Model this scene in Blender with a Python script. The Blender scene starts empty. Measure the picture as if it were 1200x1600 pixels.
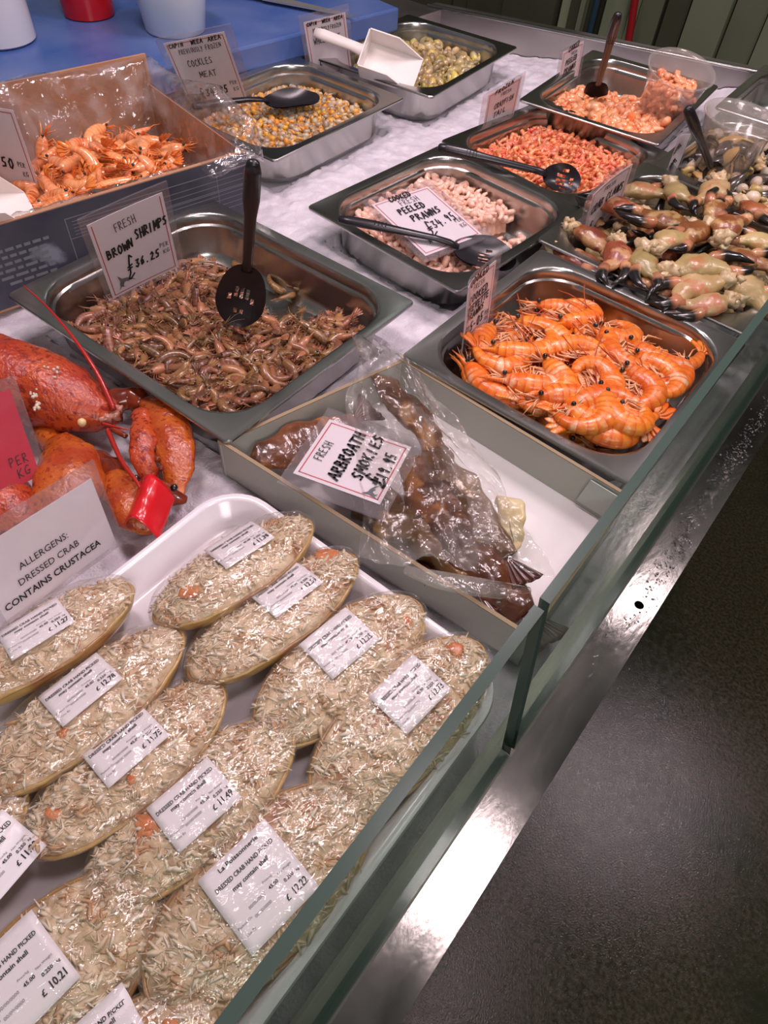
import bpy, math, random
from mathutils import Vector, Matrix, noise
R_ = math.radians
random.seed(7)
D = bpy.data
SC = bpy.context.scene
COL = SC.collection
ZR = 0.90                       # height of the pan rims above the floor; X across the counter (customer side +), Y along it

# ------------------------------------------------------------------ camera
CAMP = Vector((0, 0, ZR + .4982))
FW = Vector((-0.3482, 0.5085, -0.7875)).normalized()
RT = Vector((0.7823, 0.6205, 0.0548)).normalized()
UP = RT.cross(FW).normalized(); RT = FW.cross(UP).normalized()
FPX = 1071.96
cam = D.objects.new('camera', D.cameras.new('camera')); COL.objects.link(cam)
cam.matrix_world = Matrix((( RT.x, UP.x, -FW.x, CAMP.x), (RT.y, UP.y, -FW.y, CAMP.y), (RT.z, UP.z, -FW.z, CAMP.z), (0, 0, 0, 1)))
cam.data.sensor_fit = 'VERTICAL'; cam.data.sensor_height = 24; cam.data.lens = FPX / 1600 * 24
cam.data.clip_start = .02
SC.camera = cam

# ------------------------------------------------------------------ world, lamps, exposure
wd = D.worlds.new('world'); SC.world = wd; wd.use_nodes = True
wd.node_tree.nodes['Background'].inputs[0].default_value = (.36, .355, .33, 1)
wd.node_tree.nodes['Background'].inputs[1].default_value = .36
SC.view_settings.view_transform = 'Standard'; SC.view_settings.look = 'None'
SC.view_settings.gamma = 1; SC.view_settings.use_curve_mapping = False
SC.view_settings.exposure = 0.0

def area(name, loc, tgt, sx, sy, power, col, spread=180):
    l = D.lights.new(name, 'AREA'); l.shape = 'RECTANGLE'; l.size = sx; l.size_y = sy
    l.energy = power; l.color = col; l.spread = R_(spread)
    o = D.objects.new(name, l); COL.objects.link(o); o.location = loc
    o.rotation_euler = (Vector(tgt) - Vector(loc)).to_track_quat('-Z', 'Y').to_euler()
    return o
PINK = (1.0, .80, .86)
area('counter_lamp', (.02, .42, ZR + 1.30), (-.12, .40, ZR), .18, .20, 4.0, PINK)
area('counter_lamp', (.03, 1.42, ZR + 1.30), (-.15, 1.3, ZR), .14, .20, 1.1, PINK)
area('counter_lamp', (-.42, 1.15, ZR + 1.30), (-.4, 1.1, ZR), .18, .40, 10, PINK)
area('counter_lamp', (.45, 1.68, ZR + 1.32), (.2, 1.0, 0), .11, .13, 8, PINK)
area('counter_lamp', (-.85, .50, ZR + 1.30), (-.6, .5, ZR), .18, .40, 7.5, PINK)
area('aisle_lamp', (1.5, -.9, ZR + 1.5), (-.4, .6, ZR), .9, .5, 19, (1.0, .88, .89))
area('tube_lamp', (-1.9, 3.6, ZR + 2.2), (-.5, 1.0, ZR), 1.6, .07, 9, (.93, 1.0, .97))

# ------------------------------------------------------------------ helpers
def at(u, v, h=0.):
    """point of the horizontal plane h metres above the pan rims that shows at a measured pixel of the photograph"""
    d = FW * FPX + RT * (u - 600) - UP * (v - 800)
    return CAMP + d * ((ZR + h - CAMP.z) / d.z)
def at_len(p0, u, v, L):
    """point on the sight line of a pixel that lies L metres from p0 (the upper one of the two)"""
    d = (FW * FPX + RT * (u - 600) - UP * (v - 800)).normalized()
    w = CAMP - p0; b = d.dot(w); c = w.dot(w) - L * L; q = b * b - c
    if q < 0: return CAMP + d * (-b)
    return CAMP + d * (-b - math.sqrt(q))

class G:
    def __init__(s): s.v = []; s.f = []; s.m = []; s.uv = []
    def add(s, vs, fs, mi=0, uvs=None):
        o = len(s.v); s.v += [tuple(p) for p in vs]; s.f += [tuple(i + o for i in f) for f in fs]
        s.m += [mi] * len(fs); s.uv += (uvs if uvs else [(0, 0)] * len(vs))
    def merge(s, g, M=None, mi=None):
        o = len(s.v); s.v += [tuple(M @ Vector(p)) for p in g.v] if M else g.v
        s.f += [tuple(i + o for i in f) for f in g.f]; s.m += g.m if mi is None else [mi] * len(g.f); s.uv += g.uv
    def mesh(s, name, mats, smooth=True, angle=None):
        me = D.meshes.new(name); me.from_pydata(s.v, [], s.f)
        for m in (mats if isinstance(mats, (list, tuple)) else [mats]): me.materials.append(m)
        me.polygons.foreach_set('material_index', s.m)
        me.polygons.foreach_set('use_smooth', [smooth] * len(s.f))
        uvl = me.uv_layers.new(name='UVMap'); idx = [0] * len(me.loops); me.loops.foreach_get('vertex_index', idx)
        flat = []
        for i in idx: flat += s.uv[i]
        uvl.data.foreach_set('uv', flat); me.update()
        if angle is not None: me.set_sharp_from_angle(angle=R_(angle))
        return me

def link(name, me, parent=None, M=None):
    o = D.objects.new(name, me); COL.objects.link(o)
    if M is not None: o.matrix_world = M
    if parent is not None: o.parent = parent
    return o
def obj(name, g, mats, parent=None, M=None, smooth=True, angle=None):
    return link(name, g.mesh(name, mats, smooth, angle), parent, M)
def tag(o, label=None, cat=None, group=None, kind=None):
    if label: o['label'] = label
    if cat: o['category'] = cat
    if group: o['group'] = group
    if kind: o['kind'] = kind
    return o
def empty(name, loc=(0, 0, 0), rz=0, M=None):
    o = D.objects.new(name, None); COL.objects.link(o); o.empty_display_size = .02
    if M is not None: o.matrix_world = M
    else: o.location = loc; o.rotation_euler = (0, 0, rz)
    return o
def copy_thing(src, M):
    r = src.copy(); COL.objects.link(r); r.matrix_world = M
    for ch in src.children:
        c = ch.copy(); COL.objects.link(c); c.parent = r
    return r
def frame(o, x, y=None, z=None):
    """matrix with the given origin, x axis and approximate z axis"""
    x = Vector(x).normalized(); z = Vector(z); z = (z - x * z.dot(x)).normalized(); y = z.cross(x)
    return Matrix(((x.x, y.x, z.x, o[0]), (x.y, y.y, z.y, o[1]), (x.z, y.z, z.z, o[2]), (0, 0, 0, 1)))

def tube(g, pts, rad, n=8, mi=0, up=(0, 0, 1), cap=True, cl=False):
    pts = [Vector(p) for p in pts]; up = Vector(up); N = len(pts); vs = []; uvs = []
    for i, p in enumerate(pts):
        t = (pts[min(i + 1, N - 1)] - pts[max(i - 1, 0)]).normalized()
        s = t.cross(up)
        if s.length < 1e-4: s = t.cross(Vector((1, 0, 0)))
        s.normalize(); w = s.cross(t)
        r = rad[i] if isinstance(rad, (list, tuple)) else rad
        ra, rb = r if isinstance(r, (list, tuple)) else (r, r)
        for k in range(n):
            a = 2 * math.pi * k / n
            vs.append(p + s * (ra * math.cos(a)) + w * (rb * math.sin(a))); uvs.append((i / (N - 1), k / n))
    fs = [(i * n + k, (i + 1) * n + k, (i + 1) * n + (k + 1) % n, i * n + (k + 1) % n) for i in range(N - 1) for k in range(n)]
    if cap: fs += [tuple(range(n)), tuple((N - 1) * n + k for k in reversed(range(n)))]
    g.add(vs, fs, mi, uvs)
def ball(g, c, r, mi=0, nu=8, nv=6, M=None, jit=0):
    c = Vector(c); r = (r, r, r) if not isinstance(r, (list, tuple)) else r
    vs = []; uvs = []
    for j in range(nv + 1):
        th = math.pi * j / nv
        for i in range(nu):
            ph = 2 * math.pi * i / nu
            p = Vector((r[0] * math.sin(th) * math.cos(ph), r[1] * math.sin(th) * math.sin(ph), r[2] * math.cos(th)))
            if jit: p *= 1 + jit * noise.noise(p * (1.6 / max(r)) + c * 37)
            if M is not None: p = M @ p
            vs.append(c + p); uvs.append((i / nu, j / nv))
    fs = [(j * nu + i, (j + 1) * nu + i, (j + 1) * nu + (i + 1) % nu, j * nu + (i + 1) % nu) for j in range(nv) for i in range(nu)]
    g.add(vs, fs, mi, uvs)
def box(g, lo, hi, mi=0, M=None):
    x0, y0, z0 = lo; x1, y1, z1 = hi
    vs = [Vector(p) for p in ((x0, y0, z0), (x1, y0, z0), (x1, y1, z0), (x0, y1, z0), (x0, y0, z1), (x1, y0, z1), (x1, y1, z1), (x0, y1, z1))]
    if M is not None: vs = [M @ p for p in vs]
    g.add(vs, [(0, 3, 2, 1), (4, 5, 6, 7), (0, 1, 5, 4), (1, 2, 6, 5), (2, 3, 7, 6), (3, 0, 4, 7)], mi)
def hexa(g, b, t, mi=0):
    """eight-cornered block from four bottom and four top points (counter-clockwise from above)"""
    g.add(list(b) + list(t), [(0, 3, 2, 1), (4, 5, 6, 7), (0, 1, 5, 4), (1, 2, 6, 5), (2, 3, 7, 6), (3, 0, 4, 7)], mi)
def grid(g, nx, ny, fn, mi=0, keep=None):
    vs = []; uvs = []
    for j in range(ny + 1):
        for i in range(nx + 1):
            vs.append(fn(i / nx, j / ny)); uvs.append((i / nx, j / ny))
    fs = []
    for j in range(ny):
        for i in range(nx):
            if keep and not keep((i + .5) / nx, (j + .5) / ny): continue
            a = j * (nx + 1) + i; fs.append((a, a + 1, a + nx + 2, a + nx + 1))
    g.add(vs, fs, mi, uvs)
def shell(g, nx, ny, fn, th, mi=0):
    """grid sheet with real thickness th below it"""
    W = nx + 1; vs = [Vector(fn(i / nx, j / ny)) for j in range(ny + 1) for i in range(W)]
    bt = [p - Vector((0, 0, th)) for p in vs]; n0 = len(vs)
    fs = []
    for j in range(ny):
        for i in range(nx):
            a = j * W + i; fs.append((a, a + 1, a + W + 1, a + W)); fs.append((n0 + a, n0 + a + W, n0 + a + W + 1, n0 + a + 1))
    rim = [i for i in range(W)] + [j * W + nx for j in range(1, ny + 1)] + [ny * W + i for i in range(nx - 1, -1, -1)] + [j * W for j in range(ny - 1, 0, -1)]
    for k in range(len(rim)):
        a, b = rim[k], rim[(k + 1) % len(rim)]; fs.append((b, a, n0 + a, n0 + b))
    g.add(vs + bt, fs, mi, [(i / nx, j / ny) for j in range(ny + 1) for i in range(W)] * 2)
def lathe(g, prof, n=32, mi=0, c=(0, 0, 0)):
    vs = []; N = len(prof)
    for r, z in prof:
        for k in range(n):
            a = 2 * math.pi * k / n; vs.append((c[0] + r * math.cos(a), c[1] + r * math.sin(a), c[2] + z))
    g.add(vs, [(i * n + k, i * n + (k + 1) % n, (i + 1) * n + (k + 1) % n, (i + 1) * n + k) for i in range(N - 1) for k in range(n)], mi)
def rrect(a, b, r, seg=7, mid=3):
    """rounded rectangle outline, fixed vertex count"""
    pts = []; r = max(r, 1e-4)
    for (sx, sy, a0) in ((1, 1, 0), (-1, 1, 90), (-1, -1, 180), (1, -1, 270)):
        cx, cy = sx * (a / 2 - r), sy * (b / 2 - r)
        for k in range(seg + 1):
            t = R_(a0 + 90 * k / seg); pts.append((cx + r * math.cos(t), cy + r * math.sin(t)))
    return pts
def loops(g, ls, mi=0, cap0=False, cap1=False):
    n = len(ls[0][0]); vs = []
    for pts, z in ls: vs += [(p[0], p[1], z) for p in pts]
    fs = [(i * n + k, i * n + (k + 1) % n, (i + 1) * n + (k + 1) % n, (i + 1) * n + k) for i in range(len(ls) - 1) for k in range(n)]
    if cap0: fs.append(tuple(reversed(range(n))))
    if cap1: fs.append(tuple((len(ls) - 1) * n + k for k in range(n)))
    g.add(vs, fs, mi)

# ------------------------------------------------------------------ materials
def mat(name, c1, c2=None, scale=30, rough=.4, metal=0, coat=0, bump=0, bscale=60, rand=0, c3=None, t3=.6, s3=None,
        bands=0, bandcol=None, stretch=None, spec=.5, sss=0, uvgrad=None, detail=3, trans=0, rvar=0, contrast=.15):
    m = D.materials.new(name); m.use_nodes = True; nt = m.node_tree; N = nt.nodes; L = nt.links
    P = N['Principled BSDF']
    P.inputs['Roughness'].default_value = rough; P.inputs['Metallic'].default_value = metal
    P.inputs['Coat Weight'].default_value = coat; P.inputs['Coat Roughness'].default_value = .08
    P.inputs['Specular IOR Level'].default_value = spec
    if sss: P.inputs['Subsurface Weight'].default_value = sss; P.inputs['Subsurface Radius'].default_value = (.004, .002, .001); P.inputs['Subsurface Scale'].default_value = 1
    tc = N.new('ShaderNodeTexCoord'); oi = N.new('ShaderNodeObjectInfo')
    vec = tc.outputs['Object']
    ad = N.new('ShaderNodeVectorMath'); ad.operation = 'ADD'; L.new(vec, ad.inputs[0])
    cx = N.new('ShaderNodeCombineXYZ'); L.new(oi.outputs['Random'], cx.inputs[0]); L.new(oi.outputs['Random'], cx.inputs[1])
    sc_ = N.new('ShaderNodeVectorMath'); sc_.operation = 'SCALE'; sc_.inputs['Scale'].default_value = 7 if rand else 0
    L.new(cx.outputs[0], sc_.inputs[0]); L.new(sc_.outputs[0], ad.inputs[1]); vec = ad.outputs[0]
    if stretch:
        mp = N.new('ShaderNodeMapping'); mp.inputs['Scale'].default_value = stretch; L.new(vec, mp.inputs['Vector']); vec = mp.outputs[0]
    def ntex(s, d=detail):
        n = N.new('ShaderNodeTexNoise'); n.inputs['Scale'].default_value = s; n.inputs['Detail'].default_value = d; L.new(vec, n.inputs['Vector']); return n
    def mix(fac, a, b):
        x = N.new('ShaderNodeMix'); x.data_type = 'RGBA'
        if hasattr(fac, 'links'): L.new(fac, x.inputs[0])
        else: x.inputs[0].default_value = fac
        for k, s in ((6, a), (7, b)):
            if isinstance(s, tuple): x.inputs[k].default_value = (*s, 1)
            else: L.new(s, x.inputs[k])
        return x.outputs[2]
    def ramp(src, lo, hi):
        r = N.new('ShaderNodeMapRange'); r.inputs['From Min'].default_value = lo; r.inputs['From Max'].default_value = hi
        L.new(src, r.inputs[0]); return r.outputs[0]
    col = c1
    if c2: col = mix(ramp(ntex(scale).outputs[0], .5 - contrast, .5 + contrast), c1, c2)
    if c3: col = mix(ramp(ntex(s3 or scale * .6).outputs[0], t3, t3 + .07), col, c3)
    if uvgrad:                 # colour change along the length of the piece
        sp = N.new('ShaderNodeSeparateXYZ'); L.new(tc.outputs['UV'], sp.inputs[0])
        col = mix(ramp(sp.outputs[0], uvgrad[0], uvgrad[1]), col, uvgrad[2])
    if bands:
        sp = N.new('ShaderNodeSeparateXYZ'); L.new(tc.outputs['UV'], sp.inputs[0])
        mu = N.new('ShaderNodeMath'); mu.operation = 'MULTIPLY'; mu.inputs[1].default_value = bands; L.new(sp.outputs[0], mu.inputs[0])
        fr = N.new('ShaderNodeMath'); fr.operation = 'FRACT'; L.new(mu.outputs[0], fr.inputs[0])
        col = mix(ramp(fr.outputs[0], .55, .95), col, bandcol)
    if rand:
        hs = N.new('ShaderNodeHueSaturation')
        mr = N.new('ShaderNodeMapRange'); mr.inputs['To Min'].default_value = 1 - rand; mr.inputs['To Max'].default_value = 1 + rand; L.new(oi.outputs['Random'], mr.inputs[0])
        L.new(mr.outputs[0], hs.inputs['Value'])
        mh = N.new('ShaderNodeMath'); mh.operation = 'FRACT'; m7 = N.new('ShaderNodeMath'); m7.operation = 'MULTIPLY'; m7.inputs[1].default_value = 17
        L.new(oi.outputs['Random'], m7.inputs[0]); L.new(m7.outputs[0], mh.inputs[0])
        mr2 = N.new('ShaderNodeMapRange'); mr2.inputs['To Min'].default_value = .5 - rand * .05; mr2.inputs['To Max'].default_value = .5 + rand * .05; L.new(mh.outputs[0], mr2.inputs[0])
        L.new(mr2.outputs[0], hs.inputs['Hue'])
        if isinstance(col, tuple): hs.inputs['Color'].default_value = (*col, 1)
        else: L.new(col, hs.inputs['Color'])
        col = hs.outputs[0]
    if isinstance(col, tuple): P.inputs['Base Color'].default_value = (*col, 1)
    else: L.new(col, P.inputs['Base Color'])
    if rvar:
        r = N.new('ShaderNodeMapRange'); r.inputs['From Min'].default_value = .35; r.inputs['From Max'].default_value = .65
        r.inputs['To Min'].default_value = max(.02, rough - rvar); r.inputs['To Max'].default_value = rough + rvar
        L.new(ntex(scale * .5, 4).outputs[0], r.inputs[0]); L.new(r.outputs[0], P.inputs['Roughness'])
    if bump:
        b = N.new('ShaderNodeBump'); b.inputs['Strength'].default_value = bump; b.inputs['Distance'].default_value = .002
        L.new(ntex(bscale, 4).outputs[0], b.inputs['Height']); L.new(b.outputs[0], P.inputs['Normal'])
        if coat: L.new(b.outputs[0], P.inputs['Coat Normal'])
    return m
def clear(name, tint=(.97, .97, .97), milky=.0, mcol=(.8, .8, .8), rough=.05, ior=1.5, bump=0, bscale=60, stretch=None, vary=0, bd=.004):
    m = D.materials.new(name); m.use_nodes = True; nt = m.node_tree; N = nt.nodes; L = nt.links
    N.remove(N['Principled BSDF']); out = N['Material Output']
    tr = N.new('ShaderNodeBsdfTransparent'); tr.inputs[0].default_value = (*tint, 1)
    gl = N.new('ShaderNodeBsdfGlossy'); gl.inputs['Roughness'].default_value = rough; gl.inputs[0].default_value = (1, 1, 1, 1)
    fr = N.new('ShaderNodeFresnel'); ge = N.new('ShaderNodeNewGeometry')      # same reflectance from both sides of the thin sheet
    io = N.new('ShaderNodeMapRange'); io.inputs['To Min'].default_value = ior; io.inputs['To Max'].default_value = 1 / ior
    L.new(ge.outputs['Backfacing'], io.inputs[0]); L.new(io.outputs[0], fr.inputs[0])
    df = N.new('ShaderNodeBsdfDiffuse'); df.inputs[0].default_value = (*mcol, 1)
    m1 = N.new('ShaderNodeMixShader'); m1.inputs[0].default_value = milky; L.new(tr.outputs[0], m1.inputs[1]); L.new(df.outputs[0], m1.inputs[2])
    if vary:                   # creased film: cloudier along its folds
        t2 = N.new('ShaderNodeTexCoord'); nv = N.new('ShaderNodeTexNoise'); nv.inputs['Scale'].default_value = vary; nv.inputs['Detail'].default_value = 4; nv.inputs['Distortion'].default_value = 1.5
        L.new(t2.outputs['Object'], nv.inputs['Vector']); rr = N.new('ShaderNodeMapRange'); rr.inputs['From Min'].default_value = .45; rr.inputs['From Max'].default_value = .70
        rr.inputs['To Min'].default_value = .02; rr.inputs['To Max'].default_value = milky; L.new(nv.outputs[0], rr.inputs[0]); L.new(rr.outputs[0], m1.inputs[0])
    m2 = N.new('ShaderNodeMixShader'); L.new(fr.outputs[0], m2.inputs[0]); L.new(m1.outputs[0], m2.inputs[1]); L.new(gl.outputs[0], m2.inputs[2])
    L.new(m2.outputs[0], out.inputs[0])
    if bump:
        tc = N.new('ShaderNodeTexCoord'); mp = N.new('ShaderNodeMapping'); mp.inputs['Scale'].default_value = stretch or (1, 1, 1)
        L.new(tc.outputs['Object'], mp.inputs[0])
        n = N.new('ShaderNodeTexNoise'); n.inputs['Scale'].default_value = bscale; n.inputs['Detail'].default_value = 3; n.inputs['Distortion'].default_value = 1.2
        L.new(mp.outputs[0], n.inputs['Vector'])
        b = N.new('ShaderNodeBump'); b.inputs['Strength'].default_value = bump; b.inputs['Distance'].default_value = bd
        L.new(n.outputs[0], b.inputs['Height']); L.new(b.outputs[0], gl.inputs['Normal'])
    return m

M = dict(
    steel=mat('brushed_steel', (.44, .435, .415), (.52, .515, .50), 9, .25, 1, rvar=.025),
    rim=mat('wet_counter_steel', (.20, .20, .185), (.28, .27, .25), 14, .16, 1, rvar=.05, bump=.06, bscale=130, stretch=(2, .6, 1)),
    trough=mat('trough_steel', (.42, .40, .38), (.52, .49, .47), 6, .42, 1, rvar=.08),
    ice=mat('crushed_ice', (.70, .66, .72), (.84, .80, .86), 40, .34, 0, coat=.3, bump=.6, bscale=420, detail=6, spec=.6, sss=.15),
    floor=mat('wet_concrete', (.020, .021, .009), (.056, .047, .026), 150, .17, 0, rvar=.08, bump=.24, bscale=380, c3=(.017, .021, .008), t3=.50, s3=1.6, detail=6),
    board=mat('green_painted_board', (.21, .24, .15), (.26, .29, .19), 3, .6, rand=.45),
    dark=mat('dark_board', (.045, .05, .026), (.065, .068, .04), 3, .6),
    redpipe=mat('red_paint', (.30, .008, .010), rough=.4),
    bluepipe=mat('blue_paint', (.03, .07, .11), rough=.4),
    bluebd=mat('blue_cutting_board', (.020, .085, .33), (.15, .21, .42), 6, .33, 0, rvar=.1, contrast=.25, detail=6),
    white=mat('white_plastic', (.80, .76, .78), rough=.28, coat=.2),
    trayw=mat('white_tray_plastic', (.82, .78, .82), rough=.22, coat=.3),
    scoop=mat('cream_plastic', (.83, .76, .72), (.86, .80, .77), 20, .42),
    redcup=mat('red_plastic', (.45, .006, .010), rough=.25, coat=.3),
    yellow=mat('yellow_print', (.75, .50, .05), rough=.35),
    black=mat('black_nylon', (.016, .014, .018), rough=.28, bump=.05, bscale=300),
    paper=mat('card_paper', (.86, .80, .83), rough=.6),
    paper2=mat('label_paper', (.84, .80, .83), rough=.45, coat=.15),
    ink=mat('black_ink', (.012, .010, .014), rough=.5),
    ink2=mat('pen_ink', (.05, .045, .05), rough=.6),
    inkg=mat('grey_print', (.22, .21, .23), rough=.6),
    redink=mat('red_print', (.56, .05, .07), rough=.5),
    emb=mat('grey_emblem_print', (.055, .075, .08), (.12, .14, .15), 200, .6),
    sleeve=clear('clear_sleeve', (.93, .92, .93), .10, (.6, .55, .58), .10, 1.45),
    film=clear('cling_film', (.99, .985, .975), .02, (.8, .8, .78), .07, 1.75, bump=1.0, bscale=105, stretch=(1, .55, 1), bd=.0028),
    bag=clear('plastic_bag', (.95, .94, .92), .30, (.62, .59, .56), .10, 1.55, bump=.8, bscale=38, vary=9, bd=.006),
    liner=clear('box_liner_film', (.95, .93, .92), .30, (.75, .70, .70), .08, 1.8, bump=.9, bscale=34, vary=14, bd=.007),
    tub=clear('clear_tub_plastic', (.93, .91, .90), .20, (.7, .66, .62), .12, 1.7),
    glass=clear('glass_pane', (.80, .87, .82), .0, (.5, .6, .5), .015, 1.45),
    gedge=mat('glass_edge', (.060, .095, .078), rough=.20, coat=.5),
    card_in=mat('brown_cardboard', (.42, .22, .12), (.48, .26, .15), 12, .65),
    card_edge=mat('card_edge', (.34, .25, .15), rough=.7),
    navy=mat('navy_printed_card', (.035, .040, .065), (.085, .085, .11), 9, .38, c3=(.26, .28, .34), t3=.63, s3=11, detail=5),
    carton=mat('grey_carton', (.44, .45, .39), (.50, .50, .45), 6, .5),
    cartonf=mat('white_carton_floor', (.74, .71, .71), (.80, .76, .77), 9, .4, c3=(.62, .50, .22), t3=.74, s3=16),
    fridge=mat('red_card_print', (.75, .008, .055), rough=.4),
    # seafood
    brown=mat('brown_shrimp', (.25, .105, .034), (.13, .055, .026), 90, .32, coat=.35, rand=.38, bands=11, bandcol=(.28, .125, .065), c3=(.07, .03, .018), t3=.60, s3=160),
    brown_hi=mat('brown_shrimp_pale', (.42, .19, .070), (.27, .11, .045), 90, .32, coat=.35, rand=.3, bands=11, bandcol=(.32, .15, .08)),
    eye=mat('black_eye', (.006, .005, .006), rough=.15, coat=1),
    prawn=mat('orange_prawn', (.80, .155, .010), (.90, .30, .040), 45, .34, coat=.30, rand=.10, bands=13, bandcol=(.72, .11, .010), c3=(.86, .48, .26), t3=.56, s3=36, sss=.1, bump=.3, bscale=220, detail=6),
    pleg=mat('pale_prawn_leg', (.88, .52, .30), (.82, .34, .14), 80, .35, coat=.4),
    pant=mat('prawn_antenna', (.55, .09, .03), rough=.4),
    cold=mat('pink_orange_prawn', (.80, .235, .075), (.86, .37, .16), 70, .24, coat=.6, rand=.12, bands=13, bandcol=(.86, .42, .20), c3=(.72, .14, .02), t3=.60, s3=60, sss=.1),
    coldo=mat('orange_prawn_head', (.78, .17, .02), (.84, .27, .06), 70, .25, coat=.6),
    peeled=mat('peeled_prawn', (.88, .47, .33), (.90, .60, .47), 60, .25, coat=.6, rand=.10, bands=8, bandcol=(.92, .62, .52), c3=(.88, .42, .26), t3=.62, s3=70, sss=.2),
    peelbig=mat('peeled_king_prawn', (.90, .27, .085), (.93, .47, .26), 45, .22, coat=.7, rand=.12, bands=7, bandcol=(.93, .50, .30), c3=(.86, .16, .02), t3=.58, s3=50, sss=.2),
    cray=mat('crayfish_tail', (.76, .15, .045), (.86, .35, .17), 70, .28, coat=.6, rand=.25, bands=7, bandcol=(.88, .38, .20), c3=(.60, .035, .01), t3=.56, s3=90, sss=.1),
    cockle=mat('cockle_body', (.40, .30, .20), (.58, .44, .28), 120, .28, coat=.6, rand=.3),
    cockleo=mat('cockle_foot', (.80, .40, .05), (.72, .28, .03), 120, .28, coat=.6, rand=.2),
    whelk=mat('whelk_meat', (.52, .36, .12), (.40, .32, .20), 60, .28, coat=.6, rand=.35, c3=(.66, .50, .12), t3=.55, s3=50),
    clawsh=mat('crab_claw_shell', (.32, .115, .035), (.19, .045, .016), 24, .36, coat=.3, rand=.30, c3=(.46, .27, .11), t3=.52, s3=38, bump=.25, bscale=260, detail=6),
    clawpale=mat('pale_claw_shell', (.36, .26, .10), (.48, .35, .16), 26, .38, coat=.3, rand=.25, c3=(.44, .19, .08), t3=.56, s3=30, bump=.25, bscale=260, detail=6),
    clawtip=mat('black_claw_tip', (.014, .011, .010), rough=.22, coat=.6),
    clawfin=mat('claw_finger', (.45, .17, .08), (.55, .30, .15), 30, .28, coat=.5, uvgrad=(.30, .46, (.012, .010, .010)), rand=.2),
    joint=mat('cream_crab_meat', (.70, .58, .36), (.52, .36, .19), 70, .4, coat=.4, bump=.5, bscale=150),
    mussel=mat('mussel_shell', (.05, .042, .040), (.10, .08, .06), 60, .22, coat=.6, rand=.2),
    musselm=mat('mussel_meat', (.66, .36, .10), (.74, .50, .20), 60, .3, coat=.6, rand=.3),
    nut=mat('cockle_shell', (.56, .42, .28), (.68, .58, .46), 80, .4, coat=.3, rand=.3),
    lob=mat('lobster_shell', (.40, .036, .012), (.56, .090, .020), 26, .27, coat=.45, c3=(.27, .022, .010), t3=.54, s3=160, bump=.7, bscale=260, detail=7),
    lobo=mat('orange_lobster_shell', (.58, .14, .016), (.42, .050, .010), 26, .27, coat=.45, c3=(.34, .040, .010), t3=.55, s3=150, bump=.6, bscale=240, detail=7),
    lobd=mat('dark_lobster_leg', (.30, .045, .012), (.14, .018, .008), 50, .25, coat=.6),
    lobant=mat('lobster_antenna', (.42, .018, .012), rough=.3, coat=.4),
    barn=mat('barnacle', (.72, .62, .50), rough=.7),
    band=mat('red_claw_band', (.72, .008, .02), (.62, .006, .012), 30, .28, coat=.4, bump=.3, bscale=60),
    shellc=mat('tan_crab_shell', (.44, .25, .075), (.30, .13, .045), 22, .28, coat=.4, c3=(.54, .36, .13), t3=.55, s3=14),
    meat=mat('picked_crab_meat', (.76, .61, .42), (.56, .38, .22), 60, .42, coat=.2, c3=(.40, .19, .09), t3=.58, s3=38, bump=.9, bscale=230, detail=6, rand=.06),
    flake=mat('white_crab_flake', (.80, .67, .49), (.66, .49, .31), 30, .42, coat=.2, c3=(.55, .31, .15), t3=.56, s3=34, contrast=.10),
    flake2=mat('pale_crab_flake', (.82, .73, .59), rough=.42, coat=.2),
    roe=mat('orange_crab_roe', (.70, .20, .05), (.60, .26, .11), 90, .35, coat=.3),
    fish=mat('smoked_fish_skin', (.060, .022, .010), (.17, .062, .018), 26, .28, coat=.5, rand=.3, c3=(.32, .14, .03), t3=.57, s3=20, bump=.9, bscale=60, detail=7),
    fishd=mat('dark_smoked_tail', (.055, .014, .012), (.10, .025, .018), 50, .28, coat=.5),
    fishb=mat('pale_fish_belly', (.62, .44, .16), (.74, .62, .38), 40, .35, coat=.4),
    knife=mat('knife_steel', (.55, .54, .52), rough=.35, metal=.7),
    lens=mat('lamp_housing', (.4, .4, .4), rough=.4),
)

# ------------------------------------------------------------------ the setting
g = G(); box(g, (-4, -3, -.05), (5, 6, 0)); tag(obj('floor', g, M['floor'], smooth=False), kind='structure')
# back wall of painted boards beyond the end of the counter
wall = empty('wall_back', (0, 2.62, 0)); tag(wall, kind='structure')
g = G(); box(g, (-4, .03, 0), (5, .10, 2.6)); obj('backing_panel', g, M['dark'], wall, smooth=False)
def wx(u, v=55):                  # x where the sight line of a pixel meets the wall plane
    d = FW * FPX + RT * (u - 600) - UP * (v - 800); return CAMP.x + d.x * (2.60 - CAMP.y) / d.y
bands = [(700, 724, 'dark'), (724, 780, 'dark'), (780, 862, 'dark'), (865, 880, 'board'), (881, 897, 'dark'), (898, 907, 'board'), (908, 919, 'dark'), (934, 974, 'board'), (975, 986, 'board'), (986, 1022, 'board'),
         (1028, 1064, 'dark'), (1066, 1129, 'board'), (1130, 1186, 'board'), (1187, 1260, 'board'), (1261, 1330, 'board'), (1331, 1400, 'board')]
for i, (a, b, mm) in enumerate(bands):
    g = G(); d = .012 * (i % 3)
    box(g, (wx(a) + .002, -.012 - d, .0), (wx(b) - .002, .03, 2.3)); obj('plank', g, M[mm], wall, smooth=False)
g = G(); tube(g, [(wx(993, 0) , 2.53, 1.2), (wx(998, 20), 2.53, .75), (wx(1009, 60), 2.53, .45), (wx(1014, 80), 2.53, .02)], .012, 10)
tag(obj('red_pipe', g, M['redpipe']), 'thin dark red pipe running down the green boards beyond the counter', 'pipe')
g = G(); tube(g, [(wx(927), 2.56, 0), (wx(927), 2.56, 1.9)], .010, 10)
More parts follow.
